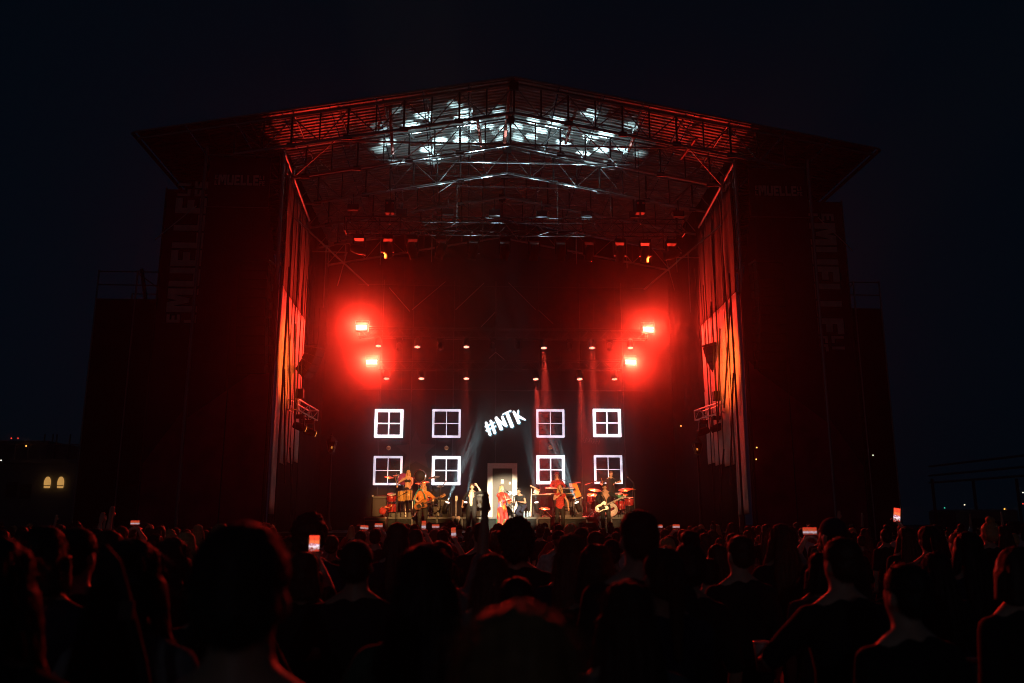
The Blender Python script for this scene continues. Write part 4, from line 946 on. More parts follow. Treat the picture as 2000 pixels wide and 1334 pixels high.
# percussionist right on the riser
WR = stand(1194, 35.2, ZR+.12, R(6)); me, inf = build_person(1.76, hair='short', top='tshirt', sleeve=.45, lh=(.12, -.34, 1.22), rh=(-.38, -.3, 1.12), lpole=(1, .0, .2), rpole=(-.9, .2, -.4), head=(0, R(8), R(8)), lean=R(6), **PF)
place(me, WR, dict(EY, skin=M['skin'], top=M['blackcl'], trousers=M['blackcl'], hair=M['auburn']), 'drummer in a black shirt with one elbow raised at the right kit', BG)
for i, (Wx, nm) in enumerate(((WR, 'right'), (WD, 'left'))):
    a = Wx @ Vector((-.4, -.36, 1.1)); t = tag(bar(None, 'drum_stick', a, a+Vector((-.1, -.12, .36)), .012, M['wood']), f'wooden drum stick in the hand of the {nm} drummer', 'drum stick', 'drum sticks')

# ------------------------------------------------------------------ INSTRUMENTS
def guitar(W, label, bodym, guardm, neckm, headm, strap):
    """lies in local XZ, face to -Y, neck along +X"""
    t = thing('electric_guitar', W.translation, label, 'guitar', 'guitars', rot=W.to_quaternion().to_matrix().to_4x4())
    N = 40; out = []
    for i in range(N):
        a = 2*math.pi*i/N; x, z = math.cos(a), math.sin(a)
        r = .19 + .035*math.cos(2*a) + (.06*math.exp(-((a-.75)/.3)**2) + .06*math.exp(-((a-5.53)/.3)**2)) - .05*math.exp(-((a-0)/.3)**2) - .05*math.exp(-((a-6.283)/.3)**2) - .03*math.exp(-((a-1.5)/.3)**2) - .03*math.exp(-((a-4.75)/.3)**2)
        out.append((x*r*1.12, z*r*.92))
    bm_ = prism(out, .045); put('body', bm_, bodym, t)
    g = [(x*.62-.01, z*.55-.02) for x, z in out]; pg = put('pickguard', prism(g, .004), guardm, t, local=T((0, -.006, 0)))
    lbox(t, 'neck', (.48, -.008, 0), (.64, .025, .055), neckm); lbox(t, 'fingerboard', (.46, -.024, 0), (.66, .008, .055), M['darkwood'])
    put('headstock', prism([(.8, -.03), (.86, -.06), (1.0, -.05), (1.0, .03), (.8, .03)], .02), headm, t)
    for k in range(4): lbar(t, 'tuning_peg', (.85+.04*k, .01, .03), (.85+.04*k, .01, .075), .008, M['chrome'])
    for x in (-.07, .05): lbox(t, 'pickup', (x, -.013, 0), (.035, .012, .085), M['plastic'])
    lbox(t, 'bridge', (-.14, -.012, 0), (.05, .014, .08), M['chrome'])
    for k in range(4): lbar(t, 'string', (-.14, -.03, -.018+.012*k), (.95, -.03, -.018+.012*k), .0016, M['chrome'])
    for p in ((-.12, -.11), (-.06, -.13)): lbar(t, 'volume_knob', (p[0], -.03, p[1]), (p[0], 0, p[1]), .012, M['plastic'])
    if strap: put('strap', tube([t_ for t_ in ((-.2, .05, .02), (-.15, .1, .2), (0, .1, .42), (.16, .05, .55), (.22, -.06, .5), (.25, -.05, .3), (.24, .0, .12))], .02, 6), strap, t)
    return t
def gpose(Wp, info, tilt, fwd=-.2, dz=0.):
    a, b = info['rhand'], info['lhand']; c = a+Vector((-.02, -.02, -.02+dz))
    d = (b-c); ang = math.atan2(d.z, d.x); return Wp @ T((c.x, min(a.y, b.y)-.0, c.z)) @ Matrix.Rotation(math.atan2(d.y, d.x), 4, 'Z') @ Matrix.Rotation(-ang, 4, 'Y')
guitar(gpose(WG, IG, 0), 'dark sunburst bass guitar slung on the left guitarist', M['sunburst'], M['plastic'], M['wood'], M['wood'], M['tealcl'])
guitar(gpose(WB, IB, 0), 'cream white electric guitar played by the man in black', M['cream'], M['plastic'], M['darkwood'], M['darkwood'], M['blackcl'])
for u, Y, lab, bmat, rx in ((890, 32.6, 'upright guitar on a stand left of the finger-raising singer', M['sunburst'], -10), (1176, 32.6, 'spare white-headed guitar standing behind the man in black', M['cream'], -12)):
    p = px(u, 1025, Y); guitar(T((p.x, Y, ZD+.33)) @ Matrix.Rotation(R(-90), 4, 'Y') @ Matrix.Rotation(R(8), 4, 'Z'), lab, bmat, M['plastic'], M['wood'], M['cream'], None)
    t = thing('guitar_stand', (p.x, Y+.1, ZD), 'black tripod stand under the ' + ('left' if u < 1000 else 'right') + ' spare guitar', 'guitar stand', 'guitar stands')
    lbar(t, 'leg', (0, .05, .3), (-.18, -.12, 0), .012, M['dsteel']); lbar(t, 'leg', (0, .05, .3), (.18, -.12, 0), .012, M['dsteel']); lbar(t, 'leg', (0, .05, .3), (0, .25, 0), .012, M['dsteel']); lbar(t, 'neck_rest', (0, .06, .3), (0, .04, .85), .012, M['dsteel'])

def drum(p, r, h, shellm, label, group, rot=None, legs=0., headm=None):
    t = thing('drum', p, label, 'drum', group, rot=rot)
    put('shell', lathe([(r, 0), (r*1.0, h*.5), (r, h)], 28), shellm, t)
    for z in (0, h): put('hoop', lathe([(r*1.0, z-.016), (r*1.05, z-.016), (r*1.05, z+.016), (r*.98, z+.018)], 28, True, False), M['chrome'], t)
    put('drum_head', lathe([(r*.97, h+.004), (r*.97, h+.012), (.01, h+.012)], 28), headm or M['head'], t)
    for k in range(6): a = k*math.pi/3; lbar(t, 'lug', (r*1.03*math.cos(a), r*1.03*math.sin(a), .02), (r*1.03*math.cos(a), r*1.03*math.sin(a), h-.02), .01, M['chrome'])
    if legs:
        for k in range(3): a = k*2.1+.5; lbar(t, 'leg', (r*1.05*math.cos(a), r*1.05*math.sin(a), h*.5), (r*1.25*math.cos(a), r*1.25*math.sin(a), -legs), .012, M['chrome'])
    return t
def cymbal(p, h, r, tilt, label, group, az=0.):
    t = thing('cymbal_stand', p, label, 'cymbal', group)
    for k in range(3): a = az+k*2.09; lbar(t, 'leg', (0, 0, .3), (.28*math.cos(a), .28*math.sin(a), 0), .012, M['chrome'])
    lbar(t, 'pole', (0, 0, .1), (0, 0, h), .012, M['chrome'])
    w = WM[t.name] @ T((0, 0, h)) @ Matrix.Rotation(tilt, 4, 'Y') @ Matrix.Rotation(R(14), 4, 'X')
    put('cymbal', lathe([(r, -.012), (r*.98, -.006), (r*.5, .006), (r*.2, .014), (r*.14, .034), (.012, .042)], 28), M['brass'], t, w); put('wing_nut', umesh('cyl', M['chrome']), M['chrome'], t, w @ T((0, 0, .06)) @ Matrix.Diagonal((.012, .012, .05, 1)))
    return t
def onr(u, Y, z): p = px(u, 1010, Y); return Vector((p.x, Y, z))
XR = Matrix.Rotation(R(90), 4, 'X')
# left kit
kl, kr = 'left drum kit', 'right drum kit'
pl = thing('drum_platform', onr(800, 35.4, ZR), 'low carpeted platform under the left percussionist', 'platform'); lbox(pl, 'slab', (0, .35, .1), (1.6, 1.3, .19), M['deck']); lbox(pl, 'edge_strip', (0, -.31, .1), (1.6, .02, .15), M['riserf'])
pl = thing('drum_platform', onr(1196, 35.2, ZR), 'low platform under the right drummer', 'platform'); lbox(pl, 'slab', (0, .35, .055), (1.6, 1.3, .11), M['deck']); lbox(pl, 'edge_strip', (0, -.31, .06), (1.6, .02, .09), M['riserf'])
pl = thing('drum_platform', onr(1089, 36.3, ZR), 'low platform under the keyboard player', 'platform'); lbox(pl, 'slab', (0, .1, .05), (1.4, .8, .1), M['deck']); lbox(pl, 'edge_strip', (0, -.31, .05), (1.4, .02, .08), M['riserf'])
zz = ZR
drum(onr(783, 34.75, zz)+Vector((0, 0, .62)), .15, .42, M['conga'], 'yellow wooden conga drum in front of the left percussionist', kl, None, .6)
drum(onr(797, 34.7, zz)+Vector((0, 0, .66)), .15, .42, M['conga'], 'second yellow conga drum beside the first at the left kit', kl, None, .64)
for i, (u, v, rr, lab) in enumerate(((787, 936, .24, 'purple-rimmed round drum upright behind the left percussionist'), (821, 930, .24, 'dark round drum upright right of the left percussionist'))):
    c = px(u, v, 35.8); drum(c, rr, .16, M['reddrum'], lab, kl, Matrix.Rotation(R(90), 4, 'X') @ Matrix.Rotation(R(14 if i == 0 else -6), 4, 'Y'), 0, mat('purple_head', (.3,.04,.2), .5) if i == 0 else M['plastic'])
    t = thing('drum_stand', (c.x, 36.05, ZR), f'steel stand holding the {"left" if i == 0 else "right"} upright drum', 'drum stand', 'upright drum stands'); lbar(t, 'pole', (0, 0, .05), (0, 0, c.z-ZR), .018, M['chrome'])
    for k in range(3): lbar(t, 'leg', (0, 0, .4), (.3*math.cos(k*2.1), .3*math.sin(k*2.1), 0), .012, M['chrome'])
drum(onr(764, 35.0, zz)+Vector((0, 0, .66)), .19, .26, M['reddrum'], 'red tom drum at the outer left of the kit', kl, Matrix.Rotation(R(20), 4, 'X'), .6)
drum(onr(764, 35.1, zz)+Vector((0, 0, .2)), .2, .34, M['reddrum'], 'red floor drum under the outer left tom', kl, None, .18)
drum(onr(834, 35.0, zz)+Vector((0, 0, .62)), .17, .24, M['reddrum'], 'small red tom drum right of the congas', kl, Matrix.Rotation(R(22), 4, 'X'), .6)
drum(onr(845, 35.2, zz)+Vector((0, 0, .5)), .2, .3, M['plastic'], 'black floor drum at the right of the left kit', kl, None, .48)
c = px(748, 998, 33.6); drum(c, .14, .1, M['reddrum'], 'small round red drum face low left of the kit', kl, XR, 0, M['redcl'])
t = thing('drum_stand', (c.x, 33.75, ZD), 'short stand under the small red drum face', 'drum stand'); lbar(t, 'pole', (0, 0, 0), (0, 0, c.z-ZD), .02, M['chrome']); lbar(t, 'foot', (-.2, 0, .01), (.2, 0, .01), .015, M['chrome'])
for i, (u, Y, v, r, tl, lab) in enumerate(((760, 35.6, 932, .2, 8, 'outermost left cymbal of the left kit'), (775, 35.9, 928, .18, -6, 'cymbal behind the outermost left one'), (831, 35.6, 941, .2, 6, 'cymbal right of the upright drums'), (848, 35.6, 932, .24, -8, 'high crash cymbal before the lower second window'), (818, 35.0, 944, .16, 4, 'small cymbal in the middle of the left kit'), (860, 35.4, 950, .16, -5, 'small rightmost cymbal of the left kit'))):
    q = px(u, v, Y); cymbal((q.x, Y, ZR), q.z-ZR, r, R(tl), lab, kl, i)
put_h = thing('curved_horn', px(757, 988, 33.9), 'small curved brass horn beside the red drum', 'horn'); put('horn_tube', tube([(-.2, 0, -.03), (-.05, 0, -.06), (.08, 0, -.05), (.15, 0, .0), (.16, 0, .08)], [.012, .016, .02, .026, .045], 10), M['brass'], put_h); lbar(put_h, 'holder', (0, 0, -.06), (0, 0, -.5), .012, M['chrome'])
# right kit
for u, Y, dz, r, h, m, lab, rx in ((1156, 35.0, .62, .19, .26, M['reddrum'], 'red tom drum at the left of the right kit', 18), (1165, 34.9, .3, .22, .36, M['plastic'], 'black floor drum low at the right kit', 0), (1209, 34.6, .76, .17, .2, M['greendrum'], 'bright green tom drum right of the man in black', 20), (1212, 34.8, .3, .2, .36, M['reddrum'], 'red floor drum under the green tom', 0), (1229, 35.1, .5, .19, .3, M['reddrum'], 'red drum at the far right of the kit', 12)):
    drum(onr(u, Y, zz)+Vector((0, 0, dz)), r, h, m, lab, kr, Matrix.Rotation(R(rx), 4, 'X'), dz-.02)
c = onr(1190, 35.0, zz)+Vector((0, -.1, .3)); drum(c, .28, .4, M['reddrum'], 'big bass drum in the middle of the right kit', kr, XR, 0)
for i, (u, Y, v, r, tl, lab) in enumerate(((1162, 35.4, 957, .27, 6, 'wide upper left cymbal of the right kit'), (1160, 35.0, 966, .27, 4, 'lower left cymbal of the right kit'), (1221, 35.4, 956, .3, -8, 'wide upper right cymbal of the right kit'), (1218, 35.0, 966, .2, -3, 'small lower right cymbal of the right kit'), (1235, 35.7, 955, .16, 5, 'outermost right cymbal of the right kit'))):
    q = px(u, v, Y); cymbal((q.x, Y, ZR), q.z-ZR, r, R(tl), lab, kr, i)
def boom_stand(u, v, Y, u2, v2, lab):
    b = onr(u, Y, ZR); return mic_stand(b, px(u2, v2, Y), lab, True, ZR)
boom_stand(1143, 975, 35.2, 1158, 942, 'boom microphone reaching up at the left of the right kit')
boom_stand(1240, 975, 35.6, 1232, 938, 'boom microphone at the far right of the kit')
boom_stand(1136, 970, 35.8, 1103, 938, 'long boom microphone beside the keyboards')
boom_stand(846, 985, 34.6, 838, 955, 'thin microphone stand at the right of the left kit')
boom_stand(860, 990, 34.8, 866, 946, 'upright microphone stand before the lower second window')
mic_stand((px(775, 1020, 31.0).x, 31.0, ZD), px(788, 965, 31.1), 'microphone stand before the left guitarist')
p = px(1122, 950, 35.6); t = thing('hanging_towel', p, 'orange towel hung over the long boom stand', 'towel')
put('cloth', cloth(p+Vector((-.12, 0, -.55)), p+Vector((.3, 0, -.4)), p+Vector((-.22, 0, .12)), p+Vector((.1, 0, .1)), 12, 10, .04, 6, 2), M['orangecl'], t, Matrix()); lbox(t, 'fold', (-.06, -.01, .1), (.28, .05, .04), M['orangecl'], bev=True)
def keyboard(c, w, d, label, tilt=0., rz=0., body=None):
    t = thing('keyboard', c, label, 'keyboard', 'keyboards', rot=Matrix.Rotation(rz, 4, 'Z') @ Matrix.Rotation(tilt, 4, 'X'))
    lbox(t, 'case', (0, 0, 0), (w, d, .08), body or M['plastic'], bev=True); lbox(t, 'panel', (0, d*.28, .045), (w*.94, d*.3, .012), M['redcl'])
    n = 22
    for i in range(n): lbox(t, 'white_key', (-w*.47+(i+.5)*w*.94/n, -d*.22, .047), (w*.94/n*.86, d*.44, .014), M['cream'])
    for i in range(n-1):
        if i % 7 not in (2, 6): lbox(t, 'black_key', (-w*.47+(i+1)*w*.94/n, -d*.13, .06), (w*.94/n*.5, d*.26, .014), M['plastic'])
    for k in range(5): lbar(t, 'knob', (-w*.4+k*w*.2, d*.3, .05), (-w*.4+k*w*.2, d*.3, .075), .014, M['chrome'])
    return t
c = px(1094, 955, 35.4); keyboard(c, 1.25, .34, 'upper red keyboard in front of the keyboard player', R(12)); 
c2 = px(1094, 966, 35.3); keyboard(c2, 1.25, .34, 'lower keyboard of the stacked pair', R(6))
t = thing('keyboard_stand', (c2.x, 35.35, ZR), 'black two-tier stand under the stacked keyboards', 'stand', 'keyboard stands')
for s in (-1, 1):
    lbar(t, 'upright', (s*.52, .05, 0), (s*.52, .05, c.z-ZR-.05), .022, M['plastic']); lbar(t, 'foot', (s*.52, -.25, .02), (s*.52, .3, .02), .022, M['plastic'])
    for z in (c.z-ZR-.06, c2.z-ZR-.05): lbar(t, 'arm', (s*.52, -.16, z), (s*.52, .16, z+.03), .016, M['plastic'])
lbar(t, 'cross_bar', (-.52, .05, .4), (.52, .05, .4), .02, M['plastic'])
c = px(1062, 968, 34.9); keyboard(c+Vector((-.1, 0, 0)), .8, .28, 'short red keyboard left of the stacked pair', R(5)); t = thing('keyboard_stand', (c.x-.1, 34.9, ZR), 'small stand under the short red keyboard', 'stand', 'keyboard stands')
for s in (-1, 1): lbar(t, 'leg', (s*.3, -.12, 0), (-s*.3, .1, c.z-ZR-.05), .018, M['plastic'])
lbar(t, 'foot', (-.32, 0, .02), (.32, 0, .02), .018, M['plastic'])
# tilted tablet keyboard left of the keys
c = px(1043, 953, 34.6); t = thing('tilted_controller', c, 'tilted wooden-edged control panel on a slim stand right of the door', 'controller', None)
lbox(t, 'panel', (.02, 0, .0), (.42, .3, .05), M['wood'], Matrix.Rotation(R(28), 4, 'Y'), True); lbox(t, 'screen', (.1, -.02, -.16), (.22, .04, .18), M['white'], Matrix.Rotation(R(24), 4, 'Y'), True)
lbar(t, 'pole', (-.1, .02, -.03), (-.14, .02, ZR-c.z), .022, M['cream']); lbar(t, 'foot', (-.36, 0, ZR-c.z+.015), (.1, 0, ZR-c.z+.015), .018, M['dsteel']); 
for k in range(4): lbox(t, 'fader', (-.1+.08*k, -.05, .04-.04*k), (.02, .12, .03), M['plastic'], Matrix.Rotation(R(28), 4, 'Y'))
c = px(1064, 993, 34.5); cymbal((c.x, 34.5, ZR), c.z-ZR, .22, R(3), 'low gold cymbal between door and keyboards', 'small things by the keyboards')
# amplifiers, cases, bottles, wedges
def crate(name, lo, hi, m, label, cat, knobs=True):
    lo, hi = Vector(lo), Vector(hi); t = thing(name, ((lo.x+hi.x)/2, (lo.y+hi.y)/2, lo.z), label, cat)
    box(t, 'cabinet', lo, hi, m, True); box(t, 'grille', (lo.x+.05, lo.y-.012, lo.z+.06), (hi.x-.05, lo.y-.002, hi.z-.14), GRILL); box(t, 'control_panel', (lo.x+.05, lo.y-.012, hi.z-.11), (hi.x-.05, lo.y-.002, hi.z-.04), M['riserf'])
    for x in (lo.x+.03, hi.x-.03): box(t, 'corner', (x-.035, lo.y-.018, hi.z-.05), (x+.035, lo.y+.03, hi.z+.012), M['steel'])
    return t
p = px(712, 1020, 33); p2 = px(756, 1020, 33); crate('flight_case', (p.x, 32.7, ZD), (p2.x, 33.4, ZD+.52), mat('brown_drape', (.22,.1,.08), .8, bump=.4), 'brown covered case at the left end of the riser', 'case')
p = px(860, 1000, 35.6); crate('amplifier', (p.x-.35, 35.5, ZR), (p.x+.35, 36, ZR+.75), M['plastic'], 'black amplifier cabinet left of the lantern-lit singer', 'amplifier')
p = px(1120, 1000, 36.5); crate('amplifier', (p.x-.4, 36.4, ZR), (p.x+.4, 36.9, ZR+.85), M['plastic'], 'black amplifier cabinet behind the keyboards', 'amplifier')
p = px(745, 1000, 36); crate('amplifier', (p.x-.4, 35.9, ZR), (p.x+.4, 36.5, ZR+.9), M['plastic'], 'black amplifier cabinet behind the outer left toms', 'amplifier')
p = px(940, 1000, 36.2); crate('amplifier', (p.x-.3, 36.1, ZR), (p.x+.2, 36.6, ZR+1.0), M['plastic'], 'black cabinet just left of the white door frame', 'amplifier')
for i, (u, Y) in enumerate(((1030, 34.6), (1034, 34.7), (1024, 34.5))):
    q = onr(u, Y, ZR); t = thing('water_bottle', q, f'small water bottle on the riser right of the door, {["middle", "right", "left"][i]} one', 'bottle', 'bottles by the door')
    put('bottle', lathe([(.035, 0), (.036, .14), (.03, .17), (.014, .2), (.014, .22)], 14), mat('bottle_blue', (.3,.45,.6), .1, var=.1), t); put('cap', lathe([(.016, .22), (.016, .245), (.004, .245)], 12), M['white'], t)
p = px(1178, 1020, 31.2); 
for i, u in enumerate((852, 1000, 1150)):
    q = px(u, 1030, 29.3); t = thing('monitor_wedge', (q.x, 29.3, ZD), f'black floor monitor wedge at the stage edge, {["left", "middle", "right"][i]} one', 'speaker', 'monitor wedges')
    put('cabinet', prism([(-.3, 0), (.3, 0), (.3, .12), (-.3, .12)], .4), M['plastic'], t); bm = bmesh.new(); vs = [bm.verts.new(v) for v in ((-.3,.02,.12),(.3,.02,.12),(.3,.36,.3),(-.3,.36,.3))]; bm.faces.new(vs); bmesh.ops.solidify(bm, geom=bm.faces[:], thickness=.02); put('grille', from_bm(bm), GRILL, t)

# ================================================================== THE CROWD (seen from behind, facing the stage)
def strands(hair_me, n, ln, drop, seed, wid=.0011):
    """loose hairs standing off the hair volume: narrow ribbons rooted on its surface"""
    rr = random.Random(seed); polys = hair_me.polygons; vs = hair_me.vertices
    V, Fc = [], []
    for _ in range(n):
        p = polys[rr.randrange(len(polys))]; c = p.center.copy(); nr = p.normal.copy()
        if nr.y < -.75 and c.z > 1.5: continue
        flow = Vector((0, .0, -1)); flow = (flow-nr*flow.dot(nr)); flow = flow.normalized() if flow.length > .05 else Vector((rr.uniform(-1, 1), 1, 0)).normalized()
        d = (flow*drop + nr*rr.uniform(.05, .5) + Vector((rr.uniform(-.4, .4), rr.uniform(-.4, .4), rr.uniform(-.25, .35)))).normalized(); l = ln*rr.uniform(.4, 1.2)
        sd = d.cross(Vector((rr.uniform(-1, 1), rr.uniform(-1, 1), rr.uniform(-1, 1)))).normalized()*wid
        b = len(V); q = c - nr*.004
        for k in range(4):
            w = sd*(1-.28*k); V += [q-w, q+w]; d = (d+flow*.25+Vector((0, 0, -.12))+Vector((rr.uniform(-.2, .2), rr.uniform(-.2, .2), rr.uniform(-.2, .2)))).normalized(); q = q + d*(l/3)
        for k in range(3): Fc.append((b+2*k, b+2*k+1, b+2*k+3, b+2*k+2))
    me = bpy.data.meshes.new('strands'); me.from_pydata([tuple(v) for v in V], [], Fc); return me

CV = {}
def variant(key, **kw):
    me, inf = build_person(1.7, **kw); CV[key] = (me, inf)
variant('man_short', hair='short', vox=.014)
variant('woman_long', female=True, hair='long', vox=.014, lh=(.2, -.25, 1.1))
variant('woman_bob', female=True, hair='bob', vox=.014, rh=(-.1, -.3, 1.15))
variant('man_cap', hair='cap', vox=.014, lh=(.14, -.28, 1.1), rh=(-.14, -.28, 1.12))
variant('woman_bun', female=True, hair='bun', vox=.014)
variant('curly', hair='curly', vox=.014, lh=(.2, -.2, 1.0))
variant('woman_tail', female=True, hair='tail', vox=.014, lh=(.05, -.32, 1.25), rh=(-.05, -.32, 1.25))
variant('phone_up', female=True, hair='long', vox=.014, rh=(-.12, -.3, 1.74), rpole=(-.9, -.1, -.6))
variant('phone_two', hair='short', vox=.014, rh=(-.07, -.36, 1.66), lh=(.07, -.36, 1.66), rpole=(-.9, .1, -.5), lpole=(.9, .1, -.5), sleeve=.4)
variant('arm_up', hair='short', vox=.014, rh=(-.3, -.05, 1.93), rpole=(-.9, .2, 0), point='flat')
variant('drinker', hair='short', vox=.014, lh=(.22, -.36, 1.12), lpole=(.8, .4, -.5))
HD = {'man_short': 'short-haired', 'woman_long': 'long-haired', 'woman_bob': 'bob-haired', 'man_cap': 'cap-wearing', 'woman_bun': 'bun-haired', 'curly': 'curly-haired', 'woman_tail': 'ponytailed',
      'phone_up': 'long-haired phone-raising', 'phone_two': 'short-haired filming', 'arm_up': 'arm-raising', 'drinker': 'short-haired drink-holding'}
STR = {}
for k, (n, ln, dr) in {'man_short': (5000, .022, .5), 'woman_long': (7000, .08, 1.3), 'curly': (4000, .03, .3), 'woman_bob': (4000, .05, 1.2), 'drinker': (3000, .022, .5)}.items(): STR[k] = strands(CV[k][0]['hair'], n, ln, dr, 3)
TOPS = [('black', M['blackcl']), ('grey', M['greycl']), ('navy', M['navycl']), ('black', M['blackcl']), ('dark green', M['greencl']), ('white', M['whitecl']), ('red', M['redcl'])]
HAIRS = [M['dark'], M['brown'], M['brown'], M['auburn'], M['blonde'], M['dark']]
used = []
def crowd_person(u, v, Y, var, label, rz=0., top=None, hair=None, strand=False, skin=None, group='concert crowd'):
    """head top seen at pixel (u, v), standing Y metres in front of the camera"""
    me, inf = CV[var]; p = px(u, v, Y); sc = p.z/inf['ht']
    W = T((p.x, Y, 0)) @ Matrix.Rotation(math.pi+rz, 4, 'Z') @ Matrix.Scale(sc, 4)
    ms = dict(me)
    if strand: ms['strands'] = STR[var]
    h = hair or rng.choice(HAIRS)
    d = dict(skin=skin or rng.choice((M['skin'], M['skin2'])), top=top or rng.choice(TOPS)[1], trousers=rng.choice((M['denim'], M['blackcl'])), shoes=M['shoe'], hair=h, strands=h, cap=rng.choice((M['blackcl'], M['navycl'], M['redcl'])))
    o = place(ms, W, d, label, group); used.append((p.x, Y, o)); return o, W, inf

near = [  # u, v of the head top, distance, variant, label
 (487, 1006, 1.6, 'man_short', 'big short-haired man close to the camera at the left, blocking the crowd', 0, M['blackcl'], M['dark'], 1),
 (1008, 1158, 1.22, 'woman_long', 'nearest long-haired woman at the bottom centre, hair rimmed red', R(4), M['blackcl'], M['lightbrown'], 1),
 (836, 1055, 2.75, 'woman_long', 'long-haired woman left of centre behind the red cup', R(-8), M['greencl'], M['dark'], 1),
 (1243, 990, 3.9, 'man_short', 'tall short-haired man right of centre reaching over the stage edge', R(6), M['blackcl'], M['brown'], 1),
 (960, 1076, 4.4, 'woman_long', 'fair long-haired woman just left of the nearest woman', R(5), M['greycl'], M['auburn'], 1),
 (1115, 1038, 5.2, 'woman_long', 'long-haired woman with a glowing red outline below the keyboards', R(-6), M['navycl'], M['auburn'], 1),
 (1165, 1058, 4.1, 'woman_bob', 'bob-haired person right beside the red-outlined woman', R(-12), M['blackcl'], M['brown'], 1),
 (1008, 1015, 5.6, 'curly', 'curly-haired man straight below the prop door', 0, M['blackcl'], M['dark'], 1),
 (858, 1052, 5.0, 'arm_up', 'person in a grey shirt with a raised arm below the pointing singer', R(10), M['greycl'], M['brown'], 0),
 (18, 1040, 2.1, 'woman_long', 'dark long-haired person cut by the left picture edge', R(-14), M['blackcl'], M['dark'], 1),
 (100, 1022, 3.6, 'woman_bob', 'bob-haired person at the far left before the orange windows', R(-8), M['navycl'], M['dark'], 1),
 (160, 1024, 3.9, 'man_short', 'short-haired man beside the far left bob-haired person', R(-10), M['blackcl'], M['dark'], 1),
 (276, 1046, 2.7, 'woman_long', 'person in a grey top with a dark shoulder strap at the lower left', R(-16), M['greycl'], M['dark'], 1),
 (345, 1046, 4.8, 'woman_long', 'woman with a red-lit hair edge left of the big man', R(-12), M['blackcl'], M['brown'], 1),
 (600, 1074, 4.8, 'woman_bob', 'bob-haired person right of the big man, under the bright phone', R(-4), M['blackcl'], M['brown'], 1),
 (608, 1006, 6.0, 'curly', 'tall curly-haired person behind the bright phone', R(-5), M['navycl'], M['dark'], 0),
 (1440, 1042, 5.4, 'man_short', 'short-haired man with bent elbow at right of centre', R(14), M['blackcl'], M['brown'], 0),
 (1520, 1020, 6.6, 'woman_long', 'long-haired woman with a red left edge at the right', R(10), M['blackcl'], M['auburn'], 1),
 (1340, 1056, 4.4, 'woman_bun', 'bun-haired woman right of the tall man', R(8), M['blackcl'], M['dark'], 0),
 (1290, 1062, 3.6, 'woman_tail', 'ponytailed woman half hidden by the tall man', R(8), M['navycl'], M['brown'], 0),
 (1622, 1008, 6.2, 'man_cap', 'cap-wearing man at the right below the dark tower', R(12), M['blackcl'], M['dark'], 0),
 (1635, 1044, 4.0, 'drinker', 'short-haired man holding a cup low at the right', R(12), M['blackcl'], M['brown'], 1),
 (1758, 1094, 3.2, 'man_short', 'dark-haired man low at the right in front', R(16), M['blackcl'], M['dark'], 1),
 (1970, 1062, 3.8, 'woman_bob', 'bob-haired person at the right picture edge', R(16), M['blackcl'], M['brown'], 0),
 (1880, 1035, 5.6, 'woman_long', 'long-haired woman near the right edge', R(14), M['navycl'], M['dark'], 0),
 (700, 1050, 4.3, 'drinker', 'short-haired man holding the red-lit cup left of centre', R(-6), M['blackcl'], M['dark'], 1),
 (220, 1030, 4.6, 'woman_tail', 'ponytailed woman between the left strap wearer and the wing', R(-14), M['blackcl'], M['brown'], 0),
 (440, 1062, 3.4, 'woman_bob', 'bob-haired person hidden behind the big man', R(-8), M['blackcl'], M['brown'], 0),
]
def cup(W, inf, label):
    q = W @ inf['lhand']; t = thing('drink_cup', q, label, 'cup', 'plastic cups'); put('cup', lathe([(.033, -.06), (.045, .075), (.042, .078), (.03, -.05)], 18), M['cupm'], t); put('rim', lathe([(.046, .07), (.047, .08), (.043, .08)], 18), M['cupm'], t)
for (u, v, Y, var, lab, rz, tp, hr, st) in near:
    o, W, inf = crowd_person(u, v, Y, var, lab, rz, tp, hr, bool(st) and var in STR)
    if var == 'drinker': cup(W, inf, 'pale plastic cup glowing red in a raised hand left of centre' if u < 1000 else 'plastic cup held low at the right of the crowd')
# shoulder strap on the grey top
pp = px(255, 1190, 2.45); t = thing('shoulder_strap', pp, 'dark bag strap across the grey top at the lower left', 'strap'); put('strap', tube([(-.1, .03, .16), (-.05, 0, .12), (.0, -.015, .0), (.05, -.02, -.14), (.09, -.015, -.3)], .016, 6), M['blackcl'], t); lbox(t, 'buckle', (0, -.03, 0), (.04, .012, .05), M['dsteel'])

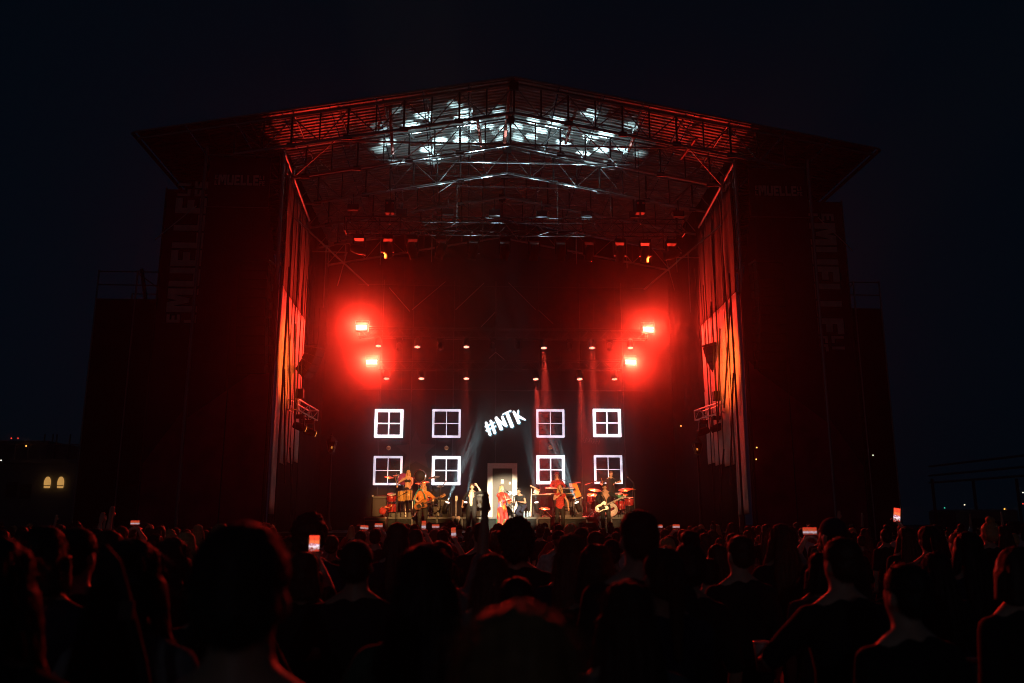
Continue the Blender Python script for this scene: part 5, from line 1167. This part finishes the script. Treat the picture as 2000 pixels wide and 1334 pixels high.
# people with phones
def phone(c, w, h, rot, label, scr):
    t = thing('phone', c, label, 'phone', 'glowing phones', rot=rot); lbox(t, 'case', (0, .005, 0), (w*1.06, .009, h*1.04), M['plastic'], bev=True); put('screen', umesh('box', scr), scr, t, local=T((0, -.0015, 0)) @ Matrix.Diagonal((w, .003, h, 1))); ball(t, 'camera_bump', (w*.3, .012, h*.4), (.008, .004, .008), M['glass']); return t
ph = [(615, 1061, 5.4, 'phone_up', 0, 0, 'brightest phone screen held up right of the big man', 0), (265, 1021, 11.0, 'phone_two', 1, 0, 'landscape phone screen raised before the left red sheet', 1), (1750, 1006, 9.6, 'phone_up', 0, 8, 'tilted phone raised highest at the right of the crowd', 0),
      (828, 1026, 11, 'phone_up', 0, 0, 'upright phone below the left guitarist', 1), (740, 1026, 12, 'phone_two', 1, 0, 'white phone below the brown case', 1), (773, 1027, 13, 'phone_two', 1, 0, 'phone with a tiny stage picture left of the guitarist', 1), (851, 1028, 13, 'phone_two', 1, 0, 'pale pink phone right of the guitarist', 1),
      (712, 1030, 12, 'phone_two', 1, 4, 'dim phone at the left end of the riser', 1), (886, 1040, 10, 'phone_up', 0, -4, 'small red phone left of the finger-raising singer', 1), (1287, 1028, 14, 'phone_two', 1, 0, 'tiny white phone right of the tall man', 1), (1320, 1028, 13, 'phone_two', 1, 0, 'tiny orange phone further right of the tall man', 1), (1580, 1037, 9, 'phone_two', 1, 0, 'red phone glow before the right tower', 1)]
for k, (u, v, Y, var, land, tl, lab, scr) in enumerate(ph):
    c = px(u, v, Y); me, inf = CV[var]; w, h = (.075, .155) if not land else (.15, .075)
    if k == 0: w, h = .062, .095
    elif Y > 9.9: w, h = w*.72, h*.72
    # person stands so that the raised hand meets the phone
    hl = inf['rhand'] if var == 'phone_up' else (inf['rhand']+inf['lhand'])/2
    sc = min(1.03, max(.88, c.z/(hl.z+.06))); Wr = Matrix.Rotation(math.pi, 4, 'Z') @ Matrix.Scale(sc, 4); off = Wr @ hl
    W = T((c.x-off.x, c.y-off.y, 0)) @ Wr; dz = c.z-(hl.z*sc+.05)
    W = T((0, 0, min(dz, 0.))) @ W
    place(me, W, dict(skin=M['skin'], top=rng.choice(TOPS)[1], trousers=M['denim'], shoes=M['shoe'], hair=rng.choice(HAIRS)), 'person holding the ' + lab.split(' held')[0].split(' raised')[0], 'concert crowd')
    used.append((W.translation.x, W.translation.y, None)); phone(Vector((c.x, c.y-.02, c.z)), w, h, Matrix.Rotation(R(tl), 4, 'Y'), lab, M['screen'] if scr == 0 else M['screen2'])

# the rest of the crowd, row by row towards the stage
keys = ['man_short', 'woman_long', 'woman_bob', 'man_cap', 'woman_long', 'curly', 'woman_tail', 'man_short', 'woman_long', 'woman_long', 'woman_bun', 'arm_up', 'woman_bob', 'woman_long']
Y = 2.9; row = 0; ORD = ['first', 'second', 'third', 'fourth', 'fifth', 'sixth', 'seventh', 'eighth', 'ninth', 'tenth', 'eleventh', 'twelfth', 'thirteenth', 'fourteenth', 'fifteenth', 'sixteenth', 'seventeenth', 'eighteenth', 'nineteenth', 'twentieth', 'twenty-first', 'twenty-second', 'twenty-third', 'twenty-fourth', 'twenty-fifth', 'twenty-sixth', 'twenty-seventh', 'twenty-eighth', 'twenty-ninth', 'thirtieth']
while Y < 25.5:
    dx = .72+.022*Y; x0, x1 = px(-15, 1030, Y).x, px(2015, 1030, Y).x; x = x0+rng.random()*dx; k = 0
    while x < x1:
        xx, yy = x+rng.uniform(-.16, .16), Y+rng.uniform(-.3, .3)
        if all((xx-a)**2+(yy-b)**2 > (.3 if Y > 6.5 else .2) for a, b, _ in used):
            var = rng.choice(keys)
            if Y < 6.5 and var in ('curly', 'arm_up', 'man_cap'): var = 'woman_long'
            ht = min(1.76, max(1.54, rng.gauss(1.665, .055))) if Y > 6.5 else min(1.62, max(1.45, rng.gauss(1.55, .04))); 
            if var == 'arm_up' and (Y < 6.5 or rng.random() < .4 or abs(xx/yy-.02) < .3): var = 'man_short'
            cn, cm = rng.choice(TOPS); me, inf = CV[var]; sc = ht/inf['ht']
            W = T((xx, yy, 0)) @ Matrix.Rotation(math.pi + rng.uniform(-.35, .35) - .02*(xx-AX), 4, 'Z') @ Matrix.Scale(sc, 4)
            h = rng.choice(HAIRS) if Y > 6.5 else rng.choice((M['dark'], M['brown'])); ms = {a: b for a, b in me.items() if a != 'shoes' or Y < 9}
            if Y < 6.5 and var in STR: ms['strands'] = STR[var]
            place(ms, W, dict(skin=M['skin'], top=cm, trousers=M['denim'], shoes=M['shoe'], hair=h, strands=h, cap=M['blackcl']), f'{HD[var]} concertgoer in a {cn} top, {ORD[k]} from left in the {ORD[row]} background row', 'concert crowd'); used.append((xx, yy, None)); k += 1
        x += dx
    Y += 1.05+.012*Y; row += 1

# ================================================================== BEYOND THE STAGE
pb = px(60, 1000, 60)
b = thing('harbour_building', (pb.x, 60, 0), 'low grey building with two round-topped lit windows at the far left', 'building')
xa, xb = px(-60, 1000, 60).x, px(140, 1000, 60).x
box(b, 'wall', (xa, 60, 0), (xb, 66, px(60, 905, 60).z), M['conc']); z0 = px(60, 905, 60).z; box(b, 'parapet', (xa-.1, 59.85, z0), (xb+.1, 60.1, z0+.3), M['conc'])
box(b, 'upper_wall', (xa, 61, z0+.002), (px(75, 900, 60).x, 66, px(40, 858, 60).z), M['conc'])
for i in range(9): x = xa+(xb-xa)*i/8; bar(b, 'rail_post', (x, 59.95, z0+.3), (x, 59.95, z0+1.3), .03, M['steel'])
bar(b, 'hand_rail', (xa, 59.95, z0+1.3), (xb, 59.95, z0+1.3), .035, M['steel'])
for u in (92, 118):
    c = px(u, 943, 59.9); pts = [(-.19, -.35), (.19, -.35), (.22, 0)] + [(.22*math.cos(R(20*i)), .42*math.sin(R(20*i))) for i in range(1, 9)] + [(-.22, 0)]
    w_ = put('lit_window', prism(pts, .06), M['warmwin'], b, T((c.x, 59.9, c.z))); put('window_bar', umesh('box', M['dsteel']), M['dsteel'], w_, T((c.x, 59.87, c.z-.18)) @ Matrix.Diagonal((.44, .03, .04, 1)))
for i, (u, v) in enumerate(((22, 956), (50, 960))):
    c = px(u, v, 59.93); put('dark_window', umesh('box', M['glass']), M['glass'], b, T(c) @ Matrix.Diagonal((.7, .1, 1.0, 1)))
for i, (u0, u1) in enumerate(((82, 98), (106, 132))):
    for u in (u0, u1): p = px(u, 900, 62); bar(b, 'roof_mast', (p.x, 62, z0), (p.x, 62, px(u, 848, 62).z), .05, M['dsteel'])
    p, q = px(u0, 868, 62), px(u1, 868, 62); bar(b, 'mast_arm', (p.x, 62, p.z), (q.x, 62, p.z), .04, M['dsteel'])
sh = thing('canopy_frame', px(1910, 930, 48), 'faint open steel canopy frame at the far right', 'canopy')
for v0, v1 in ((911, 886), (929, 909), (943, 927)): bar(sh, 'beam', px(1815, v0, 52), px(2030, v1, 40), .06, M['steel'])
for u in (1820, 1900, 1985): p = px(u, 935, 47); bar(sh, 'column', (p.x, 47, 0), (p.x, 47, p.z), .08, M['dsteel'])
ct = thing('site_cabin', px(1905, 1010, 46), 'dark site cabin under the canopy at the far right', 'cabin'); c0, c1 = px(1868, 995, 46), px(1990, 995, 46)
box(ct, 'walls', (c0.x, 46, 0), (c1.x, 49, c0.z), M['conc'], True); box(ct, 'door', (c0.x+.8, 45.95, .05), (c0.x+1.7, 45.99, 1.95), M['dsteel'])
for k in range(2): box(ct, 'window', (c0.x+2.1+k*.9, 45.95, 1.1), (c0.x+2.8+k*.9, 45.99, 1.8), M['glass'])
for i, (u, v, Y, m, lab) in enumerate(((22, 856, 58, 'redled', 'left red warning light on the far left roof'), (35, 856, 58, 'redled', 'right red warning light on the far left roof'), (51, 871, 59, 'amber', 'small amber lamp above the far left wall'), (2, 899, 58, 'whiteled', 'white lamp at the far left edge'), (1845, 992, 44, 'greenled', 'small green signal lamp by the far right cabin'), (1884, 986, 45, 'whiteled', 'small white lamp over the far right cabin'), (1962, 994, 45, 'amber', 'flat amber lamp on the far right cabin'), (1998, 962, 45, 'whiteled', 'upper white lamp at the far right edge'), (1998, 984, 45, 'redled', 'red lamp at the far right edge'), (1705, 889, 30, 'whiteled', 'small white lamp at the foot of the right banner'), (1478, 874, 26.3, 'amber', 'upper amber pilot light on the right tower pole'), (1477, 897, 26.3, 'amber', 'lower amber pilot light on the right tower pole'), (1330, 832, 31.5, 'amber', 'tiny amber light deep in the right wing'))):
    c = px(u, v, Y); t = thing('signal_lamp', c, lab, 'lamp', 'small far lamps'); s_ = Y/1640*1.25
    ball(t, 'bulb', (0, 0, 0), s_, M[m]); lbar(t, 'bracket', (0, .05, 0), (0, .05+s_*3, -s_*2), s_*.4, M['dsteel'])
# warm street lamp behind the left wing: grazes the wing's scaffold tubes

# ================================================================== STAGE HAZE IN THE AIR
hm = bpy.data.materials.new('haze'); hm.use_nodes = True; nt = hm.node_tree; nt.nodes.clear()
out = nt.nodes.new('ShaderNodeOutputMaterial'); add = nt.nodes.new('ShaderNodeAddShader')
for k, (den, g) in enumerate(((.0026, .984), (.00012, .3))):      # fine droplets scatter forward, a little dust evenly
    pv = nt.nodes.new('ShaderNodeVolumePrincipled'); pv.inputs['Color'].default_value = (.95, .95, .97, 1)
    pv.inputs['Density'].default_value = den; pv.inputs['Anisotropy'].default_value = g; nt.links.new(pv.outputs[0], add.inputs[k])
nt.links.new(add.outputs[0], out.inputs['Volume'])
bm = bmesh.new(); bmesh.ops.create_cube(bm, size=1); hz = put('haze', from_bm(bm), hm, None, T((0, 60, 8.3)) @ Matrix.Diagonal((260, 190, 18.8, 1)))
tag(hz, 'thin stage haze filling the air', kind='stuff')

# denser smoke from the fog machines, hanging over the riser between the rear trusses and the back wall
sm = bpy.data.materials.new('stage_smoke'); sm.use_nodes = True; nt = sm.node_tree; nt.nodes.clear()
out = nt.nodes.new('ShaderNodeOutputMaterial'); pv = nt.nodes.new('ShaderNodeVolumePrincipled'); pv.inputs['Color'].default_value = (.95, .95, .97, 1)
pv.inputs['Density'].default_value = .0035; pv.inputs['Anisotropy'].default_value = .25; nt.links.new(pv.outputs[0], out.inputs['Volume'])
bm = bmesh.new(); bmesh.ops.create_cube(bm, size=1); so = put('stage_smoke', from_bm(bm), sm, None, T((AX, 35.9, 7.2)) @ Matrix.Diagonal((19., 5.2, 11.2, 1)))
tag(so, 'thin fog machine smoke hanging over the band', kind='stuff')
